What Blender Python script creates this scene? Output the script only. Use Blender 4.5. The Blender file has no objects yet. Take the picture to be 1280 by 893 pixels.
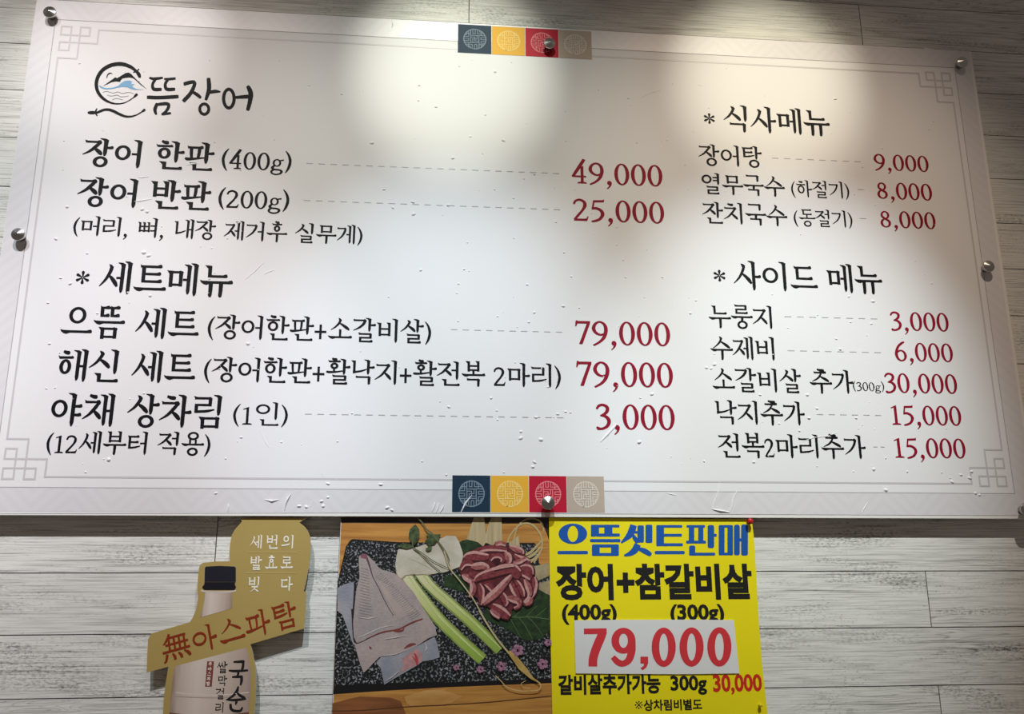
import bpy, bmesh, math, random
from mathutils import Matrix, Vector
C = bpy.context.scene.collection
scene = bpy.context.scene
rnd = random.Random(7)
# ---------------- camera ----------------
ORG = (0.7, 2.39)                     # board frame: x right from the thin frame line's left, y down from its top; world X = x - .7, Z = 2.39 - y
FOC = 1172.89                         # pixels at 1280 wide
CP = (0.5429165, 0.83749846, -1.27517578)
RC = ((0.9948411, 0.0053962, -0.1013016), (0.0205215, 0.9672340, 0.2530559), (0.0993479, -0.2538292, 0.9621334))
WALL = 0.021                          # the wall's face lies 21 mm behind the board's face (world Y = 0)
def bw(v): return Vector((v[0], v[2], -v[1]))
cam_data = bpy.data.cameras.new('camera'); cam = bpy.data.objects.new('camera', cam_data); C.objects.link(cam)
cam_data.sensor_width = 36; cam_data.lens = 36 * FOC / 1280; cam_data.clip_start = .02
ax, ay, az = bw(RC[0]), -bw(RC[1]), -bw(RC[2])
m = Matrix((ax, ay, az)).transposed().to_4x4()
m.translation = Vector((CP[0] - ORG[0], CP[2], ORG[1] - CP[1]))
cam.matrix_world = m
scene.camera = cam
# ---------------- world, lamps, exposure ----------------
scene.view_settings.view_transform = 'Standard'; scene.view_settings.look = 'None'
scene.view_settings.exposure = 0.0; scene.view_settings.gamma = 1.0; scene.view_settings.use_curve_mapping = False
world = bpy.data.worlds.new('world'); scene.world = world; world.use_nodes = True
bg = world.node_tree.nodes['Background']; bg.inputs[0].default_value = (1.0, .84, .72, 1); bg.inputs[1].default_value = .10
# track spots on the ceiling in front of the wall; each has a cool core, a warmer beam and a second head aimed higher
# X, [(aim X, aim Z, half angle, blend, rgb)]
LAMPS = [(.4431, [(.378, 1.782, 13.32, 1, (2.14, 2.49, 2.58)), (.378, 1.929, 23.66, 1, (.893, .721, .543)), (.386, 2.354, 8.586, .985, (1.30, 1.266, .979))]),
         (-.0911, [(-.1154, 1.782, 13.32, 1, (1.384, 1.707, 1.936)), (-.1154, 1.929, 23.66, 1, (.433, .501, .449)), (-.1101, 2.354, 8.586, .985, (1.478, 1.52, 1.289))]),
         (-.6039, [(-.5126, 1.782, 13.32, 1, (1.34, 1.29, 1.40)), (-.5126, 1.929, 23.66, 1, (.932, .847, .757)), (-.606, 2.354, 8.586, .985, (.877, .835, .821))]),
         (-.9489, [(-.9756, 1.782, 13.32, 1, (1.3, 1.3, 1.25)), (-.9756, 1.929, 23.66, 1, (1.0, 1.175, 1.27)), (-.8316, 2.354, 8.586, .985, (.25, .2, .15))])]
for X, heads in LAMPS:
    for tx, tz, half, bl, rgb in heads:
        mx = max(rgb)
        d = bpy.data.lights.new('ceiling_spot', 'SPOT'); d.energy = 39.5 * mx; d.color = [c / mx for c in rgb]
        d.spot_size = math.radians(2 * half); d.spot_blend = bl; d.shadow_soft_size = .012
        o = bpy.data.objects.new('ceiling_spot', d); C.objects.link(o)
        o.location = (X, -1.0717, 2.9935); o.rotation_euler = (Vector((tx, 0, tz)) - o.location).to_track_quat('-Z', 'Y').to_euler()
# ---------------- helpers ----------------
def place(px, py, depth=0.0):
    """where the sight line through a surveyed picture point meets the plane `depth` behind the board's face -> (X, Z) in metres"""
    d = ((px - 640) / FOC, (py - 446.5) / FOC, 1.0)
    r = [sum(RC[k][i] * d[k] for k in range(3)) for i in range(3)]
    k = (depth - CP[2]) / r[2]
    return (CP[0] + k * r[0] - ORG[0], ORG[1] - CP[1] - k * r[1])
def zoomed(x0, y0, s, depth):
    return lambda x, y: place(x0 + x / s, y0 + y / s, depth)
def mat(name, col, rough=.5, metal=0.0, spec=.5, build=None):
    M = bpy.data.materials.new(name); M.use_nodes = True
    p = M.node_tree.nodes['Principled BSDF']
    p.inputs['Base Color'].default_value = (*col, 1); p.inputs['Roughness'].default_value = rough
    p.inputs['Metallic'].default_value = metal; p.inputs['Specular IOR Level'].default_value = spec
    if build: build(M.node_tree, p)
    return M
def srgb(r, g, b):
    f = lambda c: c / 12.92 if c <= .04045 else ((c + .055) / 1.055) ** 2.4
    return tuple(f(c / 255) for c in (r, g, b))
class G:
    """small node-graph writer"""
    def __init__(s, nt): s.t = nt
    def n(s, kind, **kw):
        q = s.t.nodes.new(kind)
        for k, v in kw.items(): setattr(q, k, v)
        return q
    def put(s, sock, v):
        if hasattr(v, 'links'): s.t.links.new(v, sock)
        elif isinstance(v, (tuple, list)) and len(v) == 3 and sock.type == 'RGBA': sock.default_value = (*v, 1)
        else: sock.default_value = v
    def math(s, op, a, b=0.0, c=None):
        q = s.n('ShaderNodeMath', operation=op); s.put(q.inputs[0], a); s.put(q.inputs[1], b)
        if c is not None: s.put(q.inputs[2], c)
        return q.outputs[0]
    def coord(s, scale=(1, 1, 1), add=None):
        t = s.n('ShaderNodeTexCoord').outputs['Object']
        if add is not None:
            v = s.n('ShaderNodeVectorMath', operation='ADD'); s.put(v.inputs[0], t); s.put(v.inputs[1], add); t = v.outputs[0]
        v = s.n('ShaderNodeVectorMath', operation='MULTIPLY'); s.put(v.inputs[0], t); v.inputs[1].default_value = scale
        return v.outputs[0]
    def noise(s, vec, scale=1.0, detail=3.0, rough=.55, dist=0.0):
        q = s.n('ShaderNodeTexNoise'); s.put(q.inputs['Vector'], vec); q.inputs['Scale'].default_value = scale
        q.inputs['Detail'].default_value = detail; q.inputs['Roughness'].default_value = rough; q.inputs['Distortion'].default_value = dist
        return q.outputs['Fac']
    def ramp(s, fac, lo, hi, a=0.0, b=1.0):
        q = s.n('ShaderNodeMapRange'); s.put(q.inputs[0], fac); q.inputs[1].default_value = lo; q.inputs[2].default_value = hi
        q.inputs[3].default_value = a; q.inputs[4].default_value = b
        return q.outputs[0]
    def mix(s, f, a, b):
        q = s.n('ShaderNodeMix', data_type='RGBA'); s.put(q.inputs[0], f); s.put(q.inputs[6], a); s.put(q.inputs[7], b)
        return q.outputs[2]
    def bump(s, p, h, strength=.2, dist=.001):
        q = s.n('ShaderNodeBump'); q.inputs['Strength'].default_value = strength; q.inputs['Distance'].default_value = dist
        s.put(q.inputs['Height'], h); s.t.links.new(q.outputs[0], p.inputs['Normal'])
def mesh(name, V, F, M, parent=None, smooth=False):
    """one mesh object from world-space points; under a parent the points become local to it"""
    o0 = parent.get('origin') if parent else None
    if o0: V = [(x - o0[0], y - o0[1], z - o0[2]) for x, y, z in V]
    me = bpy.data.meshes.new(name); me.from_pydata(V, [], F); me.materials.append(M); me.update()
    if smooth: me.polygons.foreach_set('use_smooth', [True] * len(me.polygons))
    o = bpy.data.objects.new(name, me); C.objects.link(o)
    if parent:
        o.parent = parent; o['origin'] = list(o0)
    return o
def label(o, text): o['label'] = text; return o
def thing(name, text, cat, loc, group=None):
    o = bpy.data.objects.new(name, None); C.objects.link(o); o.location = loc; o.empty_display_size = .05
    o['origin'] = list(loc); o['label'] = text; o['category'] = cat
    if group: o['group'] = group
    return o
def flat(name, polys, depth, M, parent=None, f=None):
    """a printed shape: polygons lying in the plane Y = depth, facing the room"""
    V, F = [], []
    for i, q in enumerate(polys):
        pts = [f(*p[:2]) if f else p for p in q]
        d = depth - 4e-6 * (i % 25)                   # overlapping strokes lie a few microns apart
        k = len(V); n = len(pts)
        V += [(x, d - (4e-7 * (min(j, n - 1 - j) % 10) if isinstance(q, Strip) else 0), z) for j, (x, z) in enumerate(pts)]
        if isinstance(q, Strip):
            h = n // 2
            F += [(k + i, k + i + 1, k + n - 2 - i, k + n - 1 - i) for i in range(h - 1)]
        else: F.append(tuple(range(k, k + n)))
    G_ = []
    for a in F:                                       # turn every face towards the room (-Y)
        s = sum(V[a[i]][0] * V[a[(i + 1) % len(a)]][2] - V[a[(i + 1) % len(a)]][0] * V[a[i]][2] for i in range(len(a)))
        G_.append(a if s > 0 else a[::-1])
    return mesh(name, V, G_, M, parent)
def slab(name, pts, d0, d1, M, parent=None):
    """outline (X, Z) extruded from depth d0 (front) to d1 (back)"""
    n = len(pts)
    s = sum(pts[i][0] * pts[(i + 1) % n][1] - pts[(i + 1) % n][0] * pts[i][1] for i in range(n))
    if s < 0: pts = pts[::-1]
    V = [(x, d0, z) for x, z in pts] + [(x, d1, z) for x, z in pts]
    F = [tuple(range(n)), tuple(range(2 * n - 1, n - 1, -1))] + [(i, n + i, n + (i + 1) % n, (i + 1) % n) for i in range(n)]
    return mesh(name, V, F, M, parent)
def lathe(name, prof, c, M, parent=None, n=32, smooth=True, tilt=None):
    """profile of (radius, depth) turned about the axis that leaves the wall at (X, Z) = c"""
    V, F = [], []
    for r, d in prof:
        for k in range(n):
            a = 2 * math.pi * k / n
            V.append((c[0] + r * math.cos(a) + (tilt[0] * d if tilt else 0), d, c[1] + r * math.sin(a) + (tilt[1] * d if tilt else 0)))
    for i in range(len(prof) - 1):
        for k in range(n):
            F.append((i * n + k, i * n + (k + 1) % n, (i + 1) * n + (k + 1) % n, (i + 1) * n + k))
    F.append(tuple(range(n))[::-1]); F.append(tuple(range((len(prof) - 1) * n, len(prof) * n)))
    o = mesh(name, V, F, M, parent)
    bm = bmesh.new(); bm.from_mesh(o.data); bmesh.ops.recalc_face_normals(bm, faces=bm.faces); bm.to_mesh(o.data); bm.free()
    if smooth: o.data.polygons.foreach_set('use_smooth', [len(p.vertices) == 4 for p in o.data.polygons])
    return o
def sans(text, offset=0.0):
    """outline polygons of a bold sans-serif line (Blender's built-in lettering), y down"""
    cu = bpy.data.curves.new('lettering', 'FONT'); cu.body = text; cu.offset = offset; cu.resolution_u = 3
    o = bpy.data.objects.new('lettering', cu); C.objects.link(o)
    bpy.context.view_layer.update()
    me = o.to_mesh(); out = [[(me.vertices[i].co.x, -me.vertices[i].co.y) for i in p.vertices] for p in me.polygons]
    o.to_mesh_clear(); bpy.data.objects.remove(o); bpy.data.curves.remove(cu)
    return out
def fit(polys, L, R, T, B, depth, ys=None):
    """scale lettering so that its ink spans surveyed points: left, right, top, bottom; ys = which heights of the lettering T and B are"""
    x0, x1 = place(*L, depth)[0], place(*R, depth)[0]; z0, z1 = place(*T, depth)[1], place(*B, depth)[1]
    xs = [p[0] for q in polys for p in q]; yy = [p[1] for q in polys for p in q]
    a, b = min(xs), max(xs); c, d = ys or (min(yy), max(yy))
    return [type(q)((x0 + (p[0] - a) / (b - a) * (x1 - x0), z0 + (p[1] - c) / (d - c) * (z1 - z0)) for p in q) for q in polys]
# ---------------- lettering ----------------

# ---- serif Hangul lettering: every glyph is a list of polygons in a 100x100 box, y down ----
def smooth(p, n=5):
    out=[]
    for i in range(len(p)-1):
        a=p[max(i-1,0)]; b=p[i]; c=p[i+1]; d=p[min(i+2,len(p)-1)]
        for k in range(n):
            t=k/n
            out.append(tuple(.5*(2*b[j]+(c[j]-a[j])*t+(2*a[j]-5*b[j]+4*c[j]-d[j])*t*t+(3*b[j]-a[j]-3*c[j]+d[j])*t**3) for j in range(len(b))))
    out.append(tuple(p[-1]))
    return out
class Strip(list):
    pass
def brush(p, n=5):
    # p: (x, y, width) centreline -> outline polygon
    s=smooth(p,n) if len(p)>2 else list(p)
    L=[];R=[]
    for i,(x,y,w) in enumerate(s):
        a=s[max(i-1,0)]; b=s[min(i+1,len(s)-1)]
        dx,dy=b[0]-a[0],b[1]-a[1]; q=math.hypot(dx,dy) or 1
        nx,ny=-dy/q*w/2,dx/q*w/2
        L.append((x+nx,y+ny)); R.append((x-nx,y-ny))
    return Strip(L+R[::-1])
def capped(p, n=5):
    # brush with rounded ends
    def ext(a,b):
        q=math.hypot(a[0]-b[0],a[1]-b[1]) or 1
        e=a[2]*.32
        return (a[0]+(a[0]-b[0])/q*e,a[1]+(a[1]-b[1])/q*e,a[2]*.45)
    return brush([ext(p[0],p[1])]+list(p)+[ext(p[-1],p[-2])],n)
def ring(cx,cy,rx,ry,wx,wy,tilt=0.0,n=28):
    o=[];i=[]
    for k in range(n+1):
        a=2*math.pi*k/n
        o.append((cx+rx*math.cos(a),cy+ry*math.sin(a)))
        b=a+tilt
        i.append((cx+(rx-wx)*math.cos(a),cy+(ry-wy)*math.sin(a)))
    return [[o[k],o[k+1],i[k+1],i[k]] for k in range(n)]
class Pen:
    def __init__(s,W=11.,T=6.):
        s.W=W;s.T=T;s.P=[]
    def V(s,x,y0,y1,w=None,flag=1.0,taper=1.0):
        w=w or s.W; h=w/2
        f=w*.95*flag
        s.P.append([(x-h-f,y0),(x-h*.2,y0+w*.05),(x+h*1.25,y0+w*.42),(x+h*1.12,y0+w*.75),(x+h,y0+w*1.6),
            (x+h*.86,y1-w*.9),(x+h*.5,y1-w*.3),(x-h*.1,y1),(x-h*.6,y1-w*.15),(x-h*.95,y1-w*.9),(x-h*.9,y0+w*1.1),(x-h*1.1,y0+w*.55),(x-h-f*.8,y0+w*.22)])
    def stem(s,x,y0,y1,w=None,flag=.6):
        # short stem inside a consonant: flag top, square foot
        w=(w or s.W)*.92; h=w/2; f=w*flag
        s.P.append([(x-h-f,y0-w*.12),(x+h,y0-w*.02),(x+h*.95,y1),(x-h*.85,y1),(x-h*.95,y0+w*.7)])
    def H(s,x0,x1,y,t=None,k=1.0,wedge=1.0):
        # long vowel bar: left wedge, thin middle, right knob
        t=t or s.T; L=x1-x0
        s.P.append([(x0,y-t*.95*wedge-0.0),(x0+L*.08,y-t*.62),(x0+L*.3,y-t*.5),(x1-t*2.2,y-t*.5),(x1-t*1.2,y-t*.85*k),(x1-t*.4,y-t*.9*k),(x1,y-t*.3),
            (x1,y+t*.35),(x1-t*.5,y+t*.62),(x0+L*.32,y+t*.55),(x0+L*.2,y+t*(.55+.55*wedge)),(x0+L*.12,y+t*.85*wedge),(x0+L*.03,y)])
    def bar(s,x0,x1,y,t=None,k=1.0,dy=0.0,l=.75):
        # consonant bar with knob on the right
        t=t or s.T
        s.P.append([(x0,y-t*l),(x0+t*.8,y-t*.5),(x1-t*2,y-t*.5+dy),(x1-t*1.1,y-t*.8*k+dy),(x1-t*.35,y-t*.85*k+dy),(x1,y-t*.25+dy),(x1,y+t*.3+dy),(x1-t*.5,y+t*.6+dy),(x0+t*.3,y+t*.5)])
    def thin(s,x0,x1,y,t=None,dy=0.0):
        t=t or s.T
        s.P.append([(x0,y-t*.48),(x1,y-t*.48+dy),(x1,y+t*.48+dy),(x0,y+t*.48)])
    def nub(s,x0,x1,y,t=None):
        # short bar of a vowel growing to a knob
        t=t or s.T
        s.P.append([(x0,y-t*.4),(x1-t*1.6,y-t*.55),(x1-t*.8,y-t*.85),(x1-t*.25,y-t*.7),(x1,y-t*.05),(x1-t*.2,y+t*.5),(x1-t*1,y+t*.7),(x0,y+t*.55)])
    def S(s,*p): s.P.append(brush(list(p)))
    def C(s,*p): s.P.append(capped(list(p)))
    def O(s,x0,y0,x1,y1,k=1.0):
        s.P+=ring((x0+x1)/2,(y0+y1)/2,(x1-x0)/2,(y1-y0)/2,s.W*.86*k,s.T*1.12*k)
# consonants: drawn in box (x0,y0,x1,y1); v = 'r' vowel at the right, 'b' vowel below, 'f' final
def cons(p,c,x0,y0,x1,y1,v):
    W,T=p.W,p.T; w=x1-x0; h=y1-y0
    X=lambda f:x0+w*f
    Y=lambda f:y0+h*f
    if c=='ㄱ':
        p.thin(x0,X(.9),y0+T*.5); p.P.append([(x0-1,y0-T*.35),(x0+T*1.3,y0),(x0+T,y0+T),(x0+T*.3,y0+T*.8)])
        if v=='r':
            p.P.append([(X(.84),y0-T*.5),(X(1.02),y0+T*.55),(X(.98),y0+T*1.4),(X(.9),y0+T*2),(X(.74),y0+T)])
            p.S((X(.92),y0+T*.6,W*.85),(X(.8),Y(.36),W*.88),(X(.5),Y(.7),W*.66),(X(.0),Y(1.0),W*.2))
        else:
            p.P.append([(X(.85)-W*.1,y0-T*.35),(X(1.0)+W*.1,y0+T*.5),(X(1.0),y0+T*1.4),(X(1.0)-W*.1,y1-W*.3),(X(1.0)-W*.6,y1),(X(1.0)-W*.9,y1-W*.3),(X(1.0)-W*.95,y0+T)])
    elif c=='ㄴ':
        if v=='r':
            p.stem(X(.16),y0,y1-T*.4,flag=.75)
            p.S((X(.06),y1-T*.2,T*1.6),(X(.4),y1-T*.5,T*1.1),(X(.75),y1-h*.07-T*.6,T*1.05),(X(1.08),y1-h*.15-T,T*.5))
        else:
            p.stem(X(.14),y0,y1,flag=.85)
            p.bar(X(.14)-W*.42,x1,y1-T*.5,k=1.05)
    elif c=='ㄷ':
        p.bar(x0-W*.2,X(.97),y0+T*.5,k=1.1,l=.9)
        p.stem(X(.14),y0+T*.4,y1,flag=0)
        p.bar(X(.14)-W*.42,x1,y1-T*.5,k=1.1)
    elif c=='ㄸ':
        m=.53
        cons(p,'ㄷ',x0,y0,X(.47),y1,v); cons(p,'ㄷ',X(m),y0,x1,y1,v)
        p.thin(x0,x1,y0+T*.5)
    elif c=='ㄹ':
        yb=y1-T*.5; ym=(y0+T*.5+yb)/2
        p.thin(x0,X(.9),y0+T*.5); p.P.append([(x0-W*.25,y0-T*.4),(x0+T*1.3,y0),(x0+T,y0+T),(x0+T*.2,y0+T*.8)])
        p.P.append([(X(.82),y0-T*.2),(X(.97),y0+T*.4),(X(.95),ym+T*.5),(X(.95)-W*.8,ym+T*.5),(X(.95)-W*.78,y0+T*.4)])
        p.thin(X(.04),X(.94),ym)
        p.P.append([(X(.02),ym-T*.45),(X(.02)+W*.82,ym-T*.4),(X(.02)+W*.8,yb+T*.5),(X(.02)+W*.02,yb+T*.5)])
        if v=='r': p.S((X(.03),yb,T*1.1),(X(.4),yb-T*.1,T*1.05),(X(.75),yb-h*.05,T*1.05),(X(1.12),yb-h*.14,T*.5))
        else: p.bar(X(.04),X(1.04),yb,k=1.05)
    elif c=='ㅁ':
        p.stem(X(.12),y0,y1+T*.35,flag=.6)
        p.stem(X(.88),y0+T*.1,y1+T*.1,flag=0)
        p.P.append([(X(.8),y0-T*.3),(X(.88)+W*.62,y0+T*.45),(X(.88)+W*.4,y0+T*1.3),(X(.8),y0+T)])
        p.thin(X(.12),X(.88),y0+T*.5); p.thin(X(.12),X(.88),y1-T*.6)
    elif c=='ㅂ':
        p.stem(X(.13),y0,y1+T*.3,flag=.7)
        p.stem(X(.87),y0-h*.02,y1+T*.2,flag=.55)
        p.thin(X(.13),X(.87),Y(.47)); p.thin(X(.13),X(.87),y1-T*.6)
    elif c=='ㅃ':
        for a in (.1,.5,.9): p.stem(X(a),y0,y1+T*.3,w=W*.85,flag=.55)
        p.thin(X(.1),X(.9),Y(.45)); p.thin(X(.1),X(.9),y1-T*.6)
    elif c=='ㅅ':
        if v=='r':
            p.P.append([(X(.42),y0-T*.1),(X(.58),y0+T*.2),(X(.68),y0+T*1.0),(X(.64),y0+T*1.9),(X(.5),y0+T*1.6)])
            p.S((X(.6),y0+T*.9,W*.85),(X(.52),Y(.35),W*.78),(X(.3),Y(.7),W*.6),(X(-.02),Y(1.0),W*.2))
            p.S((X(.44),Y(.48),W*.35),(X(.66),Y(.64),W*.8),(X(.86),Y(.84),W*.95),(X(.97),Y(1.0),W*.5))
        elif v=='b':
            p.P.append([(X(.38),y0-T*.2),(X(.5),y0+T*.2),(X(.57),y0+T*1.0),(X(.54),y0+T*1.9),(X(.42),y0+T*1.4)])
            p.S((X(.51),y0+T*.9,W*.85),(X(.42),Y(.42),W*.75),(X(.24),Y(.72),W*.55),(X(-.02),Y(1.0),W*.2))
            p.S((X(.44),Y(.4),W*.35),(X(.64),Y(.58),W*.75),(X(.85),Y(.8),W*.98),(X(1.0),Y(.98),W*.5))
    elif c=='ㅈ':
        if v=='r':
            p.thin(X(.06),X(.8),y0+T*.6); p.P.append([(X(.02),y0-T*.3),(X(.16),y0+T*.1),(X(.14),y0+T*1.1),(X(.06),y0+T*.9)])
            p.P.append([(X(.7),y0-T*.1),(X(.86),y0-T*.3),(X(.95),y0+T*.7),(X(.9),y0+T*1.6),(X(.7),y0+T*1.2)])
            p.S((X(.83),y0+T*.9,W*.7),(X(.62),Y(.42),W*.82),(X(.34),Y(.74),W*.62),(X(-.04),Y(1.0),W*.2))
            p.S((X(.52),Y(.5),W*.35),(X(.7),Y(.66),W*.8),(X(.88),Y(.84),W*.95),(X(.98),Y(.99),W*.5))
        else:
            p.bar(X(.08),X(.92),y0+T*.5)
            p.S((X(.56),y0+T*.9,W*.7),(X(.44),Y(.5),W*.75),(X(.25),Y(.78),W*.55),(X(-.02),Y(1.0),W*.2))
            p.S((X(.48),Y(.5),W*.35),(X(.66),Y(.66),W*.75),(X(.85),Y(.84),W*.95),(X(1.0),Y(1.0),W*.5))
    elif c=='ㅊ':
        t=h*.22
        a=.28 if v=='r' else .32
        p.S((X(a),y0-T*.1,T*1.0),(X(a+.2),y0+T*.5,T*1.5),(X(a+.36),y0+T*.6,T*1.6),(X(a+.44),y0+T*.6,T*.8))
        if v=='b':
            p.bar(X(.1),X(.86),y0+t+T*.3)
            p.S((X(.56),y0+t+T*.5,W*.6),(X(.42),Y(.62),W*.7),(X(.24),Y(.82),W*.55),(X(-.02),Y(1.0),W*.2))
            p.S((X(.46),Y(.56),W*.35),(X(.64),Y(.7),W*.75),(X(.85),Y(.86),W*.95),(X(1.0),Y(1.0),W*.5))
        else: cons(p,'ㅈ',x0,y0+t,x1,y1,v)
    elif c=='ㅌ':
        p.bar(x0-W*.2,X(.97),y0+T*.5,k=1.1,l=.9)
        p.stem(X(.14),y0+T*.4,y1,flag=0)
        p.bar(X(.14),X(.94),Y(.5),k=1.0)
        if v=='r': p.S((X(.05),y1-T*.5,T*1.2),(X(.4),y1-T*.5,T*1.05),(X(.75),y1-h*.05-T*.5,T*1.05),(X(1.1),y1-h*.12-T*.6,T*.5))
        else: p.bar(X(.14)-W*.42,x1,y1-T*.5,k=1.1)
    elif c=='ㅍ':
        p.bar(X(.04),X(.98),y0+T*.5,k=1.0,l=.9)
        p.S((X(.28),y0+T*.5,W*.8),(X(.29),Y(.5),W*.75),(X(.33),y1-T*.5,W*.62))
        p.S((X(.75),y0+T*.5,W*.8),(X(.74),Y(.5),W*.75),(X(.69),y1-T*.7,W*.62))
        if v=='r': p.P.append(brush([(X(-.04),y1-T*.9,T*.9),(X(.1),y1-T*.35,T*1.4),(X(.5),y1-T*.6,T*1.05),(X(1.12),y1-h*.1-T*.6,T*.6)]))
        else: p.bar(X(0),X(1),y1-T*.5)
    elif c=='ㅎ':
        a=.3
        p.S((X(a),y0-T*.2,T*1.0),(X(a+.18),y0+T*.4,T*1.5),(X(a+.34),y0+T*.5,T*1.6),(X(a+.42),y0+T*.5,T*.8))
        yb=y0+h*.26
        p.P.append([(X(-.02),yb-T*.8),(X(.12),yb-T*.45),(X(.8),yb-T*.5),(X(.9),yb-T*.75),(X(1.0),yb-T*.1),(X(.97),yb+T*.5),(X(.16),yb+T*.6),(X(.07),yb+T*.5)])
        e=.12 if v=='r' else .18
        p.O(X(e),yb+T*.75,X(1-e),y1)
    elif c=='ㅇ':
        p.O(x0,y0,x1,y1)
CH='ㄱㄲㄴㄷㄸㄹㅁㅂㅃㅅㅆㅇㅈㅉㅊㅋㅌㅍㅎ'
JU='ㅏㅐㅑㅒㅓㅔㅕㅖㅗㅘㅙㅚㅛㅜㅝㅞㅟㅠㅡㅢㅣ'
JO=['']+list('ㄱㄲㄳㄴㄵㄶㄷㄹㄺㄻㄼㄽㄾㄿㅀㅁㅂㅄㅅㅆㅇㅈㅊㅋㅌㅍㅎ')
def vert(p,v,y0,y1,fin):
    W,T=p.W,p.T; m=(y0+y1)/2+ (2 if not fin else 0)
    if v=='ㅏ': p.V(70,y0,y1); p.nub(72,96,m+1)
    elif v=='ㅑ': p.V(68,y0,y1); p.nub(70,95,m-(y1-y0)*.13); p.nub(70,94,m+(y1-y0)*.13)
    elif v=='ㅣ': p.V(80,y0,y1)
    elif v=='ㅢ': p.V(84,y0,y1)
    elif v=='ㅓ': p.V(81,y0,y1); p.thin(58,80,m-1)
    elif v=='ㅕ': p.V(81,y0,y1); p.thin(56,80,m-(y1-y0)*.12); p.thin(56,80,m+(y1-y0)*.12)
    elif v=='ㅐ': p.V(64,y0+3,y1-3,w=W*.94); p.V(85,y0,y1,w=W*.97,flag=.8); p.thin(64,85,m)
    elif v=='ㅔ': p.V(65,y0+4,y1-4,w=W*.94,flag=.85); p.V(84.5,y0,y1,w=W*.97,flag=.8); p.thin(48,65,m-1)
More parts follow.
